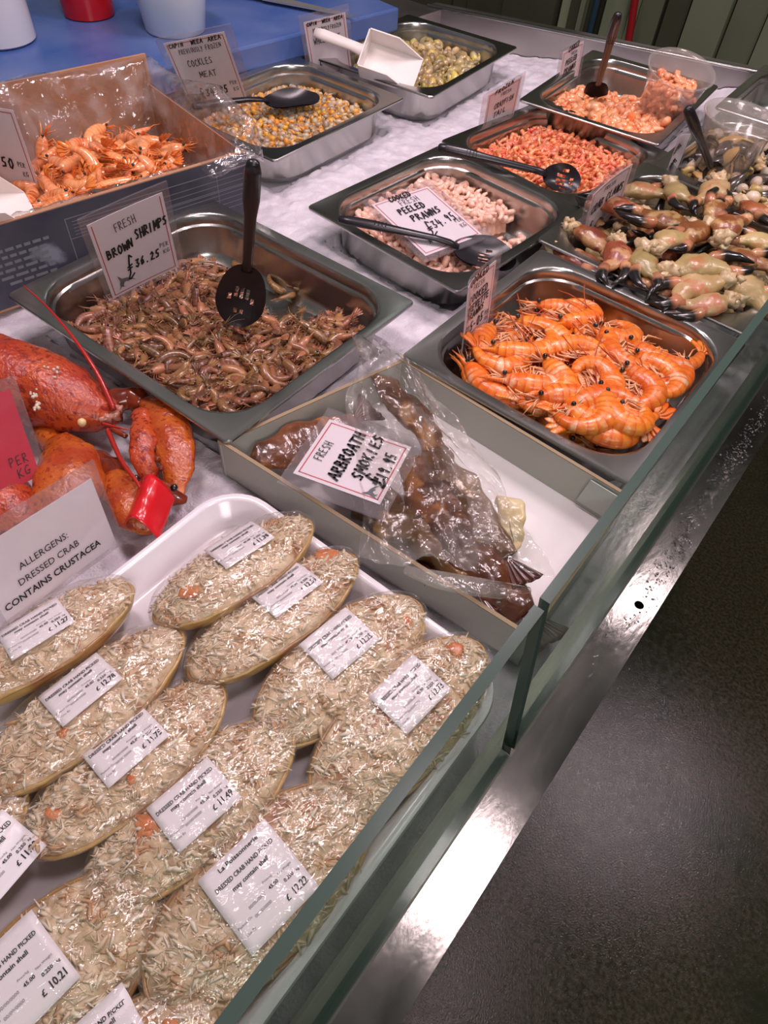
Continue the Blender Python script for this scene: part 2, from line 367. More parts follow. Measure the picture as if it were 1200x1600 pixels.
tag(obj('blue_pipe', g, M['bluepipe']), 'thin dull blue pipe against the boards left of the red pipe', 'pipe')

# ------------------------------------------------------------------ the counter
ctr = empty('display_counter', (-.5, .6, 0)); tag(ctr, 'long stainless steel ice counter with a narrow flat front rim', 'counter')
def cpart(name, g, m, smooth=False, angle=None):
    o = obj(name, g, m, smooth=smooth, angle=angle); o.parent = ctr; o.matrix_parent_inverse = Matrix.Translation((.5, -.6, 0)); return o
ztop, zice = ZR - .002, ZR - .125
XL, YN, YA, YB = -1.00, -.55, 1.510, 1.800    # left wall, near end, far end at the left and at the front rim
# front rim: flat strip with bent lip, pierced by one screw hole
hx, hy, hr = .0075, at(998, 945, -.002).y, .0042
g = G(); x0, x1 = -.0095, .0225
ys = [YN, hy - .012, hy + .012, YB + .03]
def strip(a, b): g.add([(x0, a, ztop), (x1, a, ztop), (x1, b, ztop), (x0, b, ztop)], [(0, 1, 2, 3)])
strip(ys[0], ys[1]); strip(ys[2], ys[3])
ring = [(hx + hr * math.cos(t), hy + hr * math.sin(t)) for t in [2 * math.pi * (k + .5) / 16 for k in range(16)]]
def sq(t):
    c, s = math.cos(t), math.sin(t); k = 1 / max(abs(c), abs(s)); u, v = c * k, s * k
    return ((x0 + x1) / 2 + u * (x1 - x0) / 2, hy + v * .012)
outr = [sq(2 * math.pi * (k + .5) / 16) for k in range(16)]
vs = [(p[0], p[1], ztop) for p in outr] + [(p[0], p[1], ztop) for p in ring] + [(p[0], p[1], ztop - .035) for p in ring]
g.add(vs, [(k, (k + 1) % 16, 16 + (k + 1) % 16, 16 + k) for k in range(16)] + [(16 + k, 16 + (k + 1) % 16, 32 + (k + 1) % 16, 32 + k) for k in range(16)])
for sx, sy in ((x0, -1), (x1, -1), (x0, 1), (x1, 1)):           # close the corners of the pierced square
    c = min(range(16), key=lambda k: (outr[k][0] - sx) ** 2 + (outr[k][1] - hy - sy * .012) ** 2)
    g.add([(sx, hy + sy * .012, ztop)] + [(outr[j % 16][0], outr[j % 16][1], ztop) for j in (c, c + 1)], [(0, 1, 2)])
    g.add([(sx, hy + sy * .012, ztop)] + [(outr[j % 16][0], outr[j % 16][1], ztop) for j in (c - 1, c)], [(0, 1, 2)])
g.add([(x1, YN, ztop), (x1, YB + .03, ztop), (x1 + .001, YB + .03, ztop - .03), (x1 + .001, YN, ztop - .03)], [(0, 1, 2, 3)])
g.add([(x0, YN, ztop), (x0, YB + .03, ztop), (x0, YB + .03, ztop - .05), (x0, YN, ztop - .05)], [(3, 2, 1, 0)])
cpart('front_rim', g, M['rim'])
g = G(); hexa(g, [(-.95, YN, .10), (-.01, YN, .10), (-.01, YB, .10), (-.95, 1.5, .10)], [(-.97, YN, ZR - .162), (.005, YN, ZR - .162), (.005, YB, ZR - .162), (-.97, 1.5, ZR - .162)])
cpart('cabinet_body', g, M['trough'])
# channel between rim and glass, then the trough: front wall, left wall, far wall with its folded rim
g = G()
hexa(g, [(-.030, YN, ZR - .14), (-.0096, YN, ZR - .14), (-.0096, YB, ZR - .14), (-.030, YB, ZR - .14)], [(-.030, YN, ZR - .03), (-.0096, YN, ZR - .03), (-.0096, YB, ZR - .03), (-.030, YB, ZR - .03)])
cpart('glass_channel', g, mat('shaded_channel_steel', (.14, .15, .125), (.20, .21, .17), 8, .45, .6))  # steel darkened so the gap's shade sits in its colour
g = G(); w = .032; sl = (YB - YA) / (.0225 - XL)
def fy(x): return YA + sl * (x - XL)
def xw(y): return XL - (YA - y) * .068        # inner face of the left wall
hexa(g, [(XL - w, fy(XL - w), ZR - .16), (.0225, fy(.0225), ZR - .16), (.0225, fy(.0225) + w, ZR - .16), (XL - w, fy(XL - w) + w, ZR - .16)],
     [(XL - w, fy(XL - w), ZR - .004), (.0225, fy(.0225), ZR - .004), (.0225, fy(.0225) + w, ZR - .004), (XL - w, fy(XL - w) + w, ZR - .004)])
cpart('far_wall', g, M['trough'])
g = G(); tube(g, [(XL - w, fy(XL - w), ZR - .004), (.02, fy(.02), ZR - .004)], .004, 10); cpart('rim_fold', g, M['steel'], True)
g = G(); hexa(g, [(xw(YN) - w, YN, ZR - .16), (xw(YN), YN, ZR - .16), (XL, YA, ZR - .16), (XL - w, YA, ZR - .16)], [(xw(YN) - w, YN, ZR - .006), (xw(YN), YN, ZR - .006), (XL, YA, ZR - .006), (XL - w, YA, ZR - .006)])
cpart('left_wall', g, M['trough'])
g = G(); hexa(g, [(-1.75, YN, ZR - .05), (xw(YN) - w, YN, ZR - .05), (XL - w, 1.51, ZR - .05), (-1.75, 1.51, ZR - .05)], [(-1.75, YN, ZR - .008), (xw(YN) - w, YN, ZR - .008), (XL - w, 1.51, ZR - .008), (-1.75, 1.51, ZR - .008)])
cpart('back_worktop', g, M['trough'])
for (x, y) in ((-.9, YN + .1), (-.06, YN + .1), (-.9, 1.4), (-.06, 1.6), (-1.65, 1.4), (-1.65, YN + .1)):
    g = G(); box(g, (x - .025, y - .025, 0), (x + .025, y + .025, .84)); cpart('leg', g, M['trough'])

# glass panes along the front: leaning slightly in
def pane(y_near_top, y_far_top, y_near_bot, y_far_bot, label):
    g = G(); zt, zb = ZR + .118, ZR - .028; t = .0075
    xt, xb = -.0475, -.0190
    b = [(xb, y_near_bot, zb), (xb + t, y_near_bot, zb), (xb + t, y_far_bot, zb), (xb, y_far_bot, zb)]
    tt = [(xt, y_near_top, zt), (xt + t, y_near_top, zt), (xt + t, y_far_top, zt), (xt, y_far_top, zt)]
    g.add(b + tt, [(1, 2, 6, 5), (3, 0, 4, 7)], 0); g.add(b + tt, [(4, 5, 6, 7), (0, 1, 5, 4), (2, 3, 7, 6), (0, 3, 2, 1)], 1)
    return tag(obj('glass_panel', g, [M['glass'], M['gedge']], smooth=False), label, 'glass panel')
yt = at(850, 940, .118).y; yb = at(808, 1163, -.01).y
pane(-.54, yt - .006, -.54, yb - .003, 'low glass pane along the rim in front of the white tray of crabs')
pane(yt + .001, 1.78, yb + .004, 1.78, 'low glass pane along the rim in front of the prawn and crab claw pans')

# ------------------------------------------------------------------ gastronorm pans
def pan_mesh(a, b, depth=.065, r=.058, fl=.014):
    g = G(); R = lambda off, rr: rrect(a - 2 * off, b - 2 * off, rr)
    ls = [(R(fl + .004, r), -depth + .012), (R(fl + .001, r), -.006), (R(fl - .002, r), -.0025), (R(.0015, .006), -.0028), (R(.0, .007), -.0045), (R(-.0012, .008), -.0035),
          (R(-.0012, .008), -.0012), (R(.0, .007), 0), (R(.003, .006), -.0003), (R(fl - .003, r + .002), -.0004), (R(fl, r), -.0012), (R(fl + .0018, r - .001), -.004), (R(fl + .0022, r - .001), -.014), (R(fl + .0045, r - .002), -.016),
          (R(fl + .0055, r - .003), -.022), (R(fl + .010, r - .006), -depth + .014), (R(fl + .014, r - .008), -depth + .006), (R(fl + .024, r - .014), -depth + .0012)]
    loops(g, ls); n = len(ls[0][0])
    loops(g, [(R(fl + .026, r - .016), -depth + .001), (R(fl + .004, r), -depth + .012)][::-1] if False else [(R(fl + .014, r - .006), -depth), (R(fl + .004, r), -depth + .012)], cap0=True)
    g.add([(p[0], p[1], -depth + .0012) for p in R(fl + .024, r - .014)], [tuple(range(n))])
    return g
PANS = {}
def pan(key, cx, cy, rz, a, b, label, h=0., depth=.065, tilt=(0, 0)):
    Mx = Matrix.Translation((cx, cy, ZR + h)) @ Matrix.Rotation(rz, 4, 'Z') @ Matrix.Rotation(tilt[0], 4, 'X') @ Matrix.Rotation(tilt[1], 4, 'Y')
    o = obj('steel_pan', pan_mesh(a, b, depth), M['steel'], M=Mx, angle=40)
    tag(o, label, 'pan'); PANS[key] = (Mx, a, b, depth); return o
def frm(pts):
    """centre and turn of a pan from its measured corners L,B,R,T (some may be None) and its size"""
    return pts
def fit(L=None, B=None, R=None, T=None, a=.265, b=.325, h=0.):
    P = dict(L=L, B=B, R=R, T=T); off = dict(L=(-a / 2, -b / 2), B=(a / 2, -b / 2), R=(a / 2, b / 2), T=(-a / 2, b / 2))
    W = {k: at(*p, h) for k, p in P.items() if p}
    n = len(W); cx = sum(w.x for w in W.values()) / n; cy = sum(w.y for w in W.values()) / n
    ox = sum(off[k][0] for k in W) / n; oy = sum(off[k][1] for k in W) / n
    S = C = 0
    for k, w in W.items():
        px, py = off[k][0] - ox, off[k][1] - oy; qx, qy = w.x - cx, w.y - cy
        C += px * qx + py * qy; S += px * qy - py * qx
    th = math.atan2(S, C); c, s = math.cos(th), math.sin(th)
    return cx - (c * ox - s * oy), cy - (s * ox + c * oy), th
def panfit(key, label, a=.265, b=.325, h=0., **k):
    cx, cy, th = fit(a=a, b=b, h=h, **k); return pan(key, cx, cy, th, a, b, label, h)
panfit('A', 'large steel pan of brown shrimps with the slotted black spoon standing in it', .362, .312, L=(9, 460), B=(358, 689), R=(647, 472))
panfit('B', 'steel pan of small pink peeled prawns left of the crab claws', .275, .300, h=-.006, L=(492, 322), B=(720, 465), R=(903, 330), T=(692, 217))
panfit('C', 'steel pan of large orange whole prawns beside the front glass', .288, .302, L=(630, 555), B=(988, 763), R=(1166, 533), T=(845, 388))
panfit('D', 'steel pan of red crayfish tails behind the peeled prawns', .268, .280, h=-.010, L=(697, 218), B=(900, 326), R=(1037, 240))
panfit('E', 'steel pan of large peeled prawns with a clear tub, nearest the far wall', .262, .325, L=(812, 160), B=(1033, 230), R=(1115, 135), T=(930, 70))
panfit('F', 'steel pan heaped with crab claws beside the front glass', .298, .322, L=(849, 370), B=(1167, 530), T=(1000, 250))
panfit('G', 'steel pan of orange and grey cockle meat behind the cardboard box', B=(417, 256), R=(640, 148))
panfit('H', 'steel pan of whelks with the white scoop in it', B=(683, 146), R=(802, 77))
mF = PANS['F'][0]
pI = mF @ Vector((.004, .322 / 2 + .003 + .150, 0))
pan('I', pI.x, pI.y, mF.to_euler().z + .02, .290, .298, 'steel pan of mixed mussels and cockles behind the crab claws', -.004)
pJ = at(1108, 165, .0)
pan('J', pJ.x + .150, pJ.y + .150, .02, .285, .285, 'almost empty steel pan at the far right corner of the counter', 0)

# water beads standing on the front rim
g = G(); rd = random.Random(77)
for k in range(900):
    y = rd.choice((rd.gauss(.62, .06), rd.gauss(.50, .04), rd.uniform(.30, .95))); x = .0065 + .010 * noise.noise(Vector((y * 14, 0, 3))) + rd.gauss(0, .0045)
    if not (-.007 < x < .0205) or (x - .0075) ** 2 + (y - hy) ** 2 < .00004: continue
    r_ = rd.uniform(.0004, .0013); ball(g, (x, y, ztop), (r_, r_ * rd.uniform(.8, 1.5), r_ * .45), 0, 7, 4)
wm = D.materials.new('water'); wm.use_nodes = True; wp = wm.node_tree.nodes['Principled BSDF']
wp.inputs['Transmission Weight'].default_value = 1; wp.inputs['IOR'].default_value = 1.33; wp.inputs['Roughness'].default_value = .02
tag(obj('water_drops', g, wm), 'small beads of water standing on the front steel rim', 'water', kind='stuff')
# crushed ice
def icez(x, y):
    z = ZR - .060 + .007 * noise.noise(Vector((x * 9, y * 9, 0))) + .0035 * noise.noise(Vector((x * 45, y * 45, 3))) + .0022 * noise.noise(Vector((x * 120, y * 120, 5)))
    z += .040 * math.exp(-((x + .30) ** 2 / .010 + (y - 1.70) ** 2 / .012))        # heap at the far end
    z += .012 * math.exp(-((x + .62) ** 2 / .02 + (y - 1.55) ** 2 / .01))
    for (inv_, ha, hb, zz) in HOLES:
        p = inv_ @ Vector((x, y, 0))
        if abs(p.x) < ha and abs(p.y) < hb: z = min(z, zz)
    return z
HOLES = [(Mx_.inverted(), a_ / 2 - .018, b_ / 2 - .018, Mx_.translation.z - d_ - .004) for (Mx_, a_, b_, d_) in PANS.values()]
HOLES.append((Matrix.Translation((.201, .037, 0)), .145, .29, ZR - .052)); HOLES.append((Matrix.Translation((.205, -.395, 0)), .15, .10, ZR - .060))
g = G(); x0i, x1i, y0i = XL + .001, -.031, YN
def icef(u, v):
    xx = x0i + u * (x1i - x0i); y = y0i + v * (fy(xx) - .002 - y0i); x = x1i + (xx - x1i) * (x1i - xw(y) - .001) / (x1i - x0i); return (x, y, icez(x, y))
grid(g, 260, 600, icef)
rnd = random.Random(3)
for k in range(0):
    x = rnd.uniform(x0i, x1i); y = rnd.uniform(.2, 1.6) if rnd.random() < .8 else rnd.uniform(.9, 1.78)
    if y > fy(x) - .01: continue
    s = rnd.uniform(.0016, .0048) * (1.5 if (x + .3) ** 2 + (y - 1.7) ** 2 < .02 else 1); z = icez(x, y) + s * .3
    Mx = Matrix.Translation((x, y, z)) @ Matrix.Rotation(rnd.uniform(0, 6), 4, Vector((rnd.random(), rnd.random(), rnd.random())).normalized())
    vs = [Mx @ Vector(p) for p in ((s, 0, 0), (-s, 0, 0), (0, s * .7, 0), (0, -s * .7, 0), (0, 0, s * .8), (0, 0, -s * .8))]
    g.add(vs, [(0, 2, 4), (2, 1, 4), (1, 3, 4), (3, 0, 4), (2, 0, 5), (1, 2, 5), (3, 1, 5), (0, 3, 5)])
tag(obj('crushed_ice', g, M['ice'], smooth=True, angle=50), 'bed of crushed ice filling the steel counter around the pans', 'ice', kind='stuff')

# ------------------------------------------------------------------ seafood shapes
def prawn(L, r, curl, seed, det=1, whole=True):
    """whole prawn lying on its side: returns dict of part geometries; curls toward -y"""
    rd = random.Random(seed); n = 22 if det > 1 else 13
    pts = [Vector((0, 0, 0))]; ang = 0; st = L / (n - 1); tang = []
    for i in range(1, n):
        s = i / (n - 1)
        k = .12 if s < .36 else 1.0
        ang -= R_(curl) * k / (n * (.36 * .12 + .64)); tang.append(ang)
        pts.append(pts[-1] + Vector((math.cos(ang), math.sin(ang), 0)) * st)
    tang = [0] + tang; rad = []
    for i in range(n):
        s = i / (n - 1)
        if s < .08: q = .22 + .5 * s / .08
        elif s < .26: q = .72 + .28 * math.sin((s - .08) / .18 * math.pi / 2)
        elif s < .42: q = 1.0
        else: q = 1.0 - .66 * ((s - .42) / .58) ** 1.35
        if s > .40: q *= 1 + .07 * (((s * 9.5) % 1) - .5)
        rad.append((r * q * .82, r * q * 1.05))
    c = sum(pts, Vector()) / n
    pts = [p - c for p in pts]
    P = {}
    def nrm(i): return Vector((math.sin(tang[i]), -math.cos(tang[i]), 0))     # toward the belly
    def tan(i): return Vector((math.cos(tang[i]), math.sin(tang[i]), 0))
    b = G(); tube(b, pts, [(q[1], q[0]) for q in rad], 12 if det > 1 else 7)
    ro = pts[0] - nrm(0) * r * .25
    tube(b, [ro + tan(0) * r * .6, ro - tan(0) * r * .8 - nrm(0) * r * .15, ro - tan(0) * r * 2.0 - nrm(0) * r * .5], [r * .30, r * .16, r * .03], 5)
    P['body'] = b
    f = G(); e = pts[-1]; t = tan(n - 1)
    for k, a in enumerate((-34, -14, 8, 28)):
        dd = Matrix.Rotation(R_(a), 3, 'Z') @ t; l = r * 2.1
        tube(f, [e - t * r * .2, e + dd * l * .4 + Vector((0, 0, (k - 1.5) * r * .12)), e + dd * l * .85, e + dd * l], [(r * .1, r * .1), (r * .36, r * .07), (r * .30, r * .06), (r * .08, r * .03)], 6, up=(0, 0, 1))
    P['tail_fan'] = f
    ey = G()
    for sz in (-1, 1): ball(ey, pts[1] + nrm(1) * r * .05 - tan(0) * r * .35 + Vector((0, 0, sz * r * .55)), r * .24, 0, 7, 5)
    P['eye'] = ey
    lg = G(); nl = 10 if det > 1 else 3
    for k in range(nl):
        i = int((.10 + .28 * k / nl) * (n - 1)); sz = rd.uniform(-.5, .7)
        p0 = pts[i] + nrm(i) * r * .7; a = rd.uniform(-.5, .5)
        d1 = (nrm(i) + tan(i) * (a - .6)).normalized(); d2 = (nrm(i) * .7 + tan(i) * (a + .9)).normalized()
        tube(lg, [p0, p0 + d1 * r * 1.1 + Vector((0, 0, sz * r)), p0 + d1 * r * 1.1 + d2 * r * 1.3 + Vector((0, 0, sz * r * 1.1))], [r * .13, r * .10, r * .04], 4)
    if det > 1:
        for k in range(6):
            i = int((.45 + .42 * k / 6) * (n - 1)); p0 = pts[i] + nrm(i) * r * .65
            tube(lg, [p0, p0 + nrm(i) * r * .55 - tan(i) * r * .25, p0 + nrm(i) * r * .8 - tan(i) * r * .6 + Vector((0, 0, rd.uniform(-.2, .4) * r))], [(r * .18, r * .1), (r * .16, r * .08), r * .03], 5)
        for k in range(7):
            p0 = pts[0] + nrm(0) * r * .15; a = R_(rd.uniform(-35, 55)); d = Matrix.Rotation(a, 3, 'Z') @ (-tan(0)); l = r * rd.uniform(1.4, 2.6)
            tube(lg, [p0, p0 + d * l * .6 + Vector((0, 0, rd.uniform(-.3, .6) * r)), p0 + d * l], [r * .10, r * .06, r * .02], 4)
    P['leg'] = lg
    an = G()
    for sgn in (-1, 1):
        p0 = pts[0]; d = -tan(0); q = [p0]; a = R_(rd.uniform(-25, 25)); cv = rd.uniform(-1, 1) * .34
        for k in range(6 if det > 1 else 3):
            a += cv; q.append(q[-1] + (Matrix.Rotation(a, 3, 'Z') @ d) * r * (1.1 if det > 1 else 1.2) + Vector((0, 0, r * .16 * rd.uniform(-.6, 1))))
        tube(an, q, [r * .055] * len(q), 3)
    P['antenna'] = an
    return P
def curl_piece(L, r, curl, seed, n=10, k=7, rough=0.):
    """peeled tail curled like a comma, grooved by its segments"""
    rd = random.Random(seed); g = G(); pts = [Vector()]; a = 0
    for i in range(1, n):
        a -= R_(curl) / n * (1.15 - .3 * i / n); pts.append(pts[-1] + Vector((math.cos(a), math.sin(a), .1 * math.sin(i))) * L / n)
    c = sum(pts, Vector()) / n; pts = [p - c for p in pts]; rad = []
    for i in range(n):
        s = i / (n - 1); q = (1.0 - .62 * s ** 1.3) * (.68 if i == 0 else 1) * (1 + (.10 if i % 2 else -.08)) * (1 + rough * rd.uniform(-1, 1)); rad.append((r * q, r * q * .85))
    tube(g, pts, rad, k)
    return g
def join_parts(P, order=('body', 'tail_fan', 'eye', 'leg', 'antenna'), idx=(0, 0, 1, 2, 2)):
    g = G()
    for k, i in zip(order, idx):
        if k in P: g.merge(P[k], mi=i)
    return g

# ------------------------------------------------------------------ piling
def darts(rd, n, inside, mind, tries=14000):
    out = []; cell = {}; 
    for t in range(tries):
        if len(out) >= n: break
        p = inside(rd)
        if p is None: continue
        k = (int(p[0] / mind), int(p[1] / mind)); ok = True
        for i in (-1, 0, 1):
            for j in (-1, 0, 1):
                for q in cell.get((k[0] + i, k[1] + j), ()):
                    if (q[0] - p[0]) ** 2 + (q[1] - p[1]) ** 2 < mind * mind: ok = False
        if ok: out.append(p); cell.setdefault(k, []).append(p)
    return out
def inpan(a, b, mar, r=.05):
    hx_, hy_ = a / 2 - mar, b / 2 - mar
    def f(rd):
        x, y = rd.uniform(-hx_, hx_), rd.uniform(-hy_, hy_)
        dx, dy = abs(x) - (hx_ - r), abs(y) - (hy_ - r)
        if dx > 0 and dy > 0 and dx * dx + dy * dy > r * r: return None
        return (x, y)
    return f
def tmat(rd, x, y, z, tilt=25):
    return Matrix.Translation((x, y, z)) @ Matrix.Rotation(rd.uniform(0, 2 * math.pi), 4, 'Z') @ Matrix.Rotation(R_(rd.gauss(0, tilt)), 4, 'X') @ Matrix.Rotation(R_(rd.gauss(0, tilt)), 4, 'Y')
def clampT(T, vs, a, b, tol=0., step=4):
    """shift a pan-local placement inward until its points stay inside the pan walls"""
    for it in range(4):
        sx = sy = 0.
        hx_, hy_, r = a / 2 - .0225 - tol, b / 2 - .0225 - tol, .046
        for v in vs[::step]:
            p = T @ Vector(v); e = max(0, min(.012, (-p.z - .020) * .25)); X, Y = hx_ - e, hy_ - e; ax, ay = abs(p.x), abs(p.y); ox, oy = max(0, ax - X), max(0, ay - Y)
            if ax > X - r and ay > Y - r:
                dx, dy = ax - (X - r), ay - (Y - r); q = math.hypot(dx, dy)
                if q > r: ox = max(ox, (q - r) * dx / q); oy = max(oy, (q - r) * dy / q)
            if ox > abs(sx): sx = math.copysign(ox, -p.x)
            if oy > abs(sy): sy = math.copysign(oy, -p.y)
        if abs(sx) < 1e-4 and abs(sy) < 1e-4: break
        T = Matrix.Translation((sx, sy, 0)) @ T
    return T
def pile(key, name, protos, n, nst, hf, mind, label, cat, group, stufflabel, tilt=22, mar=.030, flip=True, keep=None, seed=1, stmats=None, stdrop=.006, scl=(.85, 1.15)):
    """protos: list of meshes (or (mesh, geometry)); n single things on top, nst more joined below as stuff"""
    Mx, a, b, dp = PANS[key]; rd = random.Random(seed); ins = inpan(a, b, mar)
    def inside(r):
        p = ins(r)
        if p and keep and not keep(p[0], p[1], r): return None
        return p
    pts = darts(rd, n, inside, mind); res = []
    for (x, y) in pts:
        me, gg = rd.choice(protos)
        T = tmat(rd, x, y, hf(x, y) + rd.uniform(-.001, .002), tilt) @ Matrix.Scale(rd.uniform(*scl), 4)
        if flip and rd.random() < .5: T = T @ Matrix.Rotation(math.pi, 4, 'X')
        T = Mx @ clampT(T, gg.v, a, b)
        o = link(name, me, M=T); tag(o, label, cat, group); res.append(o)
    if nst:
        g = G()
        for (x, y) in darts(rd, nst, inside, mind * .75):
            gg = rd.choice(protos)[1]
            T = tmat(rd, x, y, max(hf(x, y) - stdrop - rd.uniform(0, .003), -dp + .006), tilt * .7) @ Matrix.Scale(rd.uniform(*scl), 4)
            g.merge(gg, clampT(T, gg.v, a, b, .001))
        # solid body of the heap under the loose pieces
        hx_, hy_ = a / 2 - .040, b / 2 - .040
        def bed(u, v):
            x, y = (u * 2 - 1), (v * 2 - 1)
            m_ = 1 if abs(x) < 1e-6 and abs(y) < 1e-6 else 1
            X, Y = x * hx_ * math.sqrt(1 - y * y * .16), y * hy_ * math.sqrt(1 - x * x * .16)
            z = hf(X, Y) - stdrop - .004 + .002 * noise.noise(Vector((X * 90, Y * 90, 1)))
            if keep and not keep(X, Y, None): z = -dp - .002
            return (X, Y, max(z, -dp - .002))
        grid(g, 40, 40, bed)
        tag(obj(name + '_heap', g, stmats, M=Mx), stufflabel, cat, kind='stuff')
    return res
def proto(name, g, mats): return (g.mesh(name, mats), g)

# brown shrimps
bm = [M['brown'], M['eye'], M['brown_hi']]
bp = []
for i, (L, r, c) in enumerate(((.048, .0056, 110), (.044, .0058, 150), (.050, .0054, 60), (.046, .0060, 190), (.041, .0056, 90))):
    P = prawn(L, r, c, i); bp.append(proto('brown_shrimp', join_parts(P, ('body', 'tail_fan', 'eye', 'leg', 'antenna'), (0, 0, 1, 2, 2)), bm))
    if i % 2 == 0: bp.append(proto('brown_shrimp', join_parts(P, ('body', 'tail_fan', 'eye', 'leg'), (2, 2, 1, 0)), bm))
MA = PANS['A'][0]; MAi = MA.inverted()
bare = [MAi @ at(u, v, -.05) for (u, v) in ((250, 330), (305, 392), (345, 430), (345, 470), (410, 515), (500, 522), (535, 500), (575, 462), (600, 440), (560, 380), (400, 300))]
def inpoly(x, y, P):
    c = False; n = len(P)
    for i in range(n):
        a, b = P[i], P[(i + 1) % n]
        if (a.y > y) != (b.y > y) and x < (b.x - a.x) * (y - a.y) / (b.y - a.y) + a.x: c = not c
    return c
def keepA(x, y, r): return not inpoly(x, y, bare)
def hA(x, y): return -.050 + .024 * max(0, min(1, (.5 + x / .34 - y / .45)))
pile('A', 'brown_shrimp', bp, 298, 420, hA, .0118, 'small cooked brown shrimp in the heap in the large pan of brown shrimps', 'shrimp', 'brown shrimps heaped in the large pan',
     'lower layers of brown shrimps under the loose top ones in the large pan', keep=keepA, stmats=bm, tilt=18, mar=.038)
rd = random.Random(5)
for i, (u, v, lab) in enumerate(((432, 446, 'brown shrimp alone on bare metal just right of the spoon handle'), (450, 462, 'brown shrimp on bare metal, lower of the three right of the spoon'),
                                 (466, 450, 'brown shrimp with raised tail on bare metal, rightmost of the three right of the spoon'), (404, 408, 'curled brown shrimp at the back wall touching the right side of the spoon handle'),
                                 (370, 412, 'brown shrimp upright at the back wall just left of the spoon handle'), (357, 432, 'brown shrimp lying below the left side of the spoon handle'))):
    o = link('brown_shrimp', bp[i % len(bp)][0], M=tmat(rd, *at(u, v, -.056), 14)); tag(o, lab, 'shrimp', 'brown shrimps on the bare pan bottom')
for i, (u, v) in enumerate(((292, 371), (340, 377), (432, 470))): pass

# large whole prawns
MC = PANS['C'][0]
PP = []
for i, (L, r, c) in enumerate(((.108, .0132, 160), (.104, .0136, 200), (.112, .0128, 120), (.100, .0134, 225))):
    P = prawn(L, r, c, 20 + i, det=2); PP.append({k: v.mesh('whole_prawn_' + k, M[m]) for (k, v), m in zip(P.items(), ('prawn', 'prawn', 'eye', 'pleg', 'pant'))})
def fits(Mx, me):
    L_ = MC.inverted() @ Mx; a, b = PANS['C'][1:3]
    return all(abs((L_ @ v.co).x) < a / 2 - .022 and abs((L_ @ v.co).y) < b / 2 - .022 for v in list(me.vertices)[::3])
def whole_prawn(i, Mx, label, group):
    Mx = MC @ clampT(MC.inverted() @ Mx, [v.co for v in PP[i]['body'].vertices], PANS['C'][1], PANS['C'][2], .002)
    r = empty('whole_prawn', M=Mx); tag(r, label, 'prawn', group)
    kids = PP[i].items() if not label.startswith('large orange') and fits(Mx, PP[i]['antenna']) else [kv for kv in PP[i].items() if kv[0] != 'antenna']
    for k, me in kids: link({'body': 'body', 'tail_fan': 'tail_fan', 'eye': 'eyes', 'leg': 'legs', 'antenna': 'antennae'}[k], me, r)
    return r
places = [  # u, v, h, direction of the body in the picture (deg, clockwise from right), shape, mirrored
    (375 / 2.308 + 680, 0, 0, 0, 0, 0)]
lst = [(860, 480, -.018, 5, 0, 0, 'large prawn at the back left of the pan, curled in front of the metal wall'), (905, 490, -.014, 0, 1, 1, 'large prawn curled nose-down near the back wall, right of the topmost one'),
       (815, 503, -.014, 12, 2, 0, 'large straight prawn lying along the left back, nose toward the price card'), (967, 520, -.012, 20, 3, 1, 'tightly curled prawn in the middle of the back edge, face forward'),
       (790, 560, -.006, 100, 0, 0, 'big bright curled prawn beside the lower edge of the price card'), (830, 540, -.004, 10, 2, 1, 'prawn lying across the upper left of the heap'),
       (905, 548, -.004, -20, 2, 0, 'long orange prawn body pointing up to the right in the middle'), (745, 605, -.010, 60, 2, 1, 'prawn standing nose-up in the left corner under the card'),
       (820, 612, .0, 15, 0, 1, 'prawn in the centre left with its legs turned up'), (860, 600, .002, 40, 1, 0, 'broad curled prawn right of the centre left one'),
       (935, 590, .0, -60, 1, 1, 'curled prawn with tangled legs at the very centre'), (805, 648, -.006, 10, 3, 0, 'prawn tail at the front left metal edge'),
       (860, 680, -.008, 10, 3, 1, 'second prawn tail at the front edge right of the first'), (905, 670, .006, 70, 0, 0, 'biggest prawn curving round the front of the heap'),
       (960, 640, .004, -30, 2, 0, 'prawn crossing diagonally in front of the centre'), (1000, 610, .0, 30, 1, 0, 'prawn in the right middle of the heap under the long one'),
       (1055, 560, -.008, 35, 2, 1, 'long prawn resting against the right back wall with whiskers on the metal'), (1040, 590, -.004, 20, 0, 0, 'prawn lying just below the long one at the right wall'),
       (1020, 650, .0, 120, 0, 1, 'prawn at the right end leaning on the glass side'), (1000, 690, -.006, 150, 2, 0, 'prawn at the front right with pale underside legs'),
       (960, 700, -.008, 20, 1, 1, 'prawn lying low at the front edge by the glass'), (925, 640, .004, 140, 3, 0, 'prawn looking out of the heap front, eyes to the right'),
       (765, 640, -.012, 35, 1, 0, 'prawn at the left front wall, between the corner one and the first tail'), (940, 712, -.012, 5, 0, 1, 'lowest prawn at the front edge with only its back showing'),
       (1085, 605, -.012, 100, 1, 0, 'prawn pressed upright against the right wall by the glass'), (715, 580, -.016, 60, 3, 1, 'prawn at the far left end of the pan below the price card'),
       (890, 640, .002, -10, 1, 0, 'prawn with pale belly legs lying above the biggest front one'), (985, 650, .006, 70, 3, 1, 'tight curled prawn on top at the right of the biggest front one'),
       (930, 540, -.008, 60, 3, 0, 'prawn between the two rear curled ones, tail up'),
       (770, 540, -.012, 140, 1, 1, 'prawn squeezed between the card and the left wall'), (985, 560, -.006, 60, 0, 1, 'prawn behind the centre with its back to the far wall')]
rd = random.Random(11)
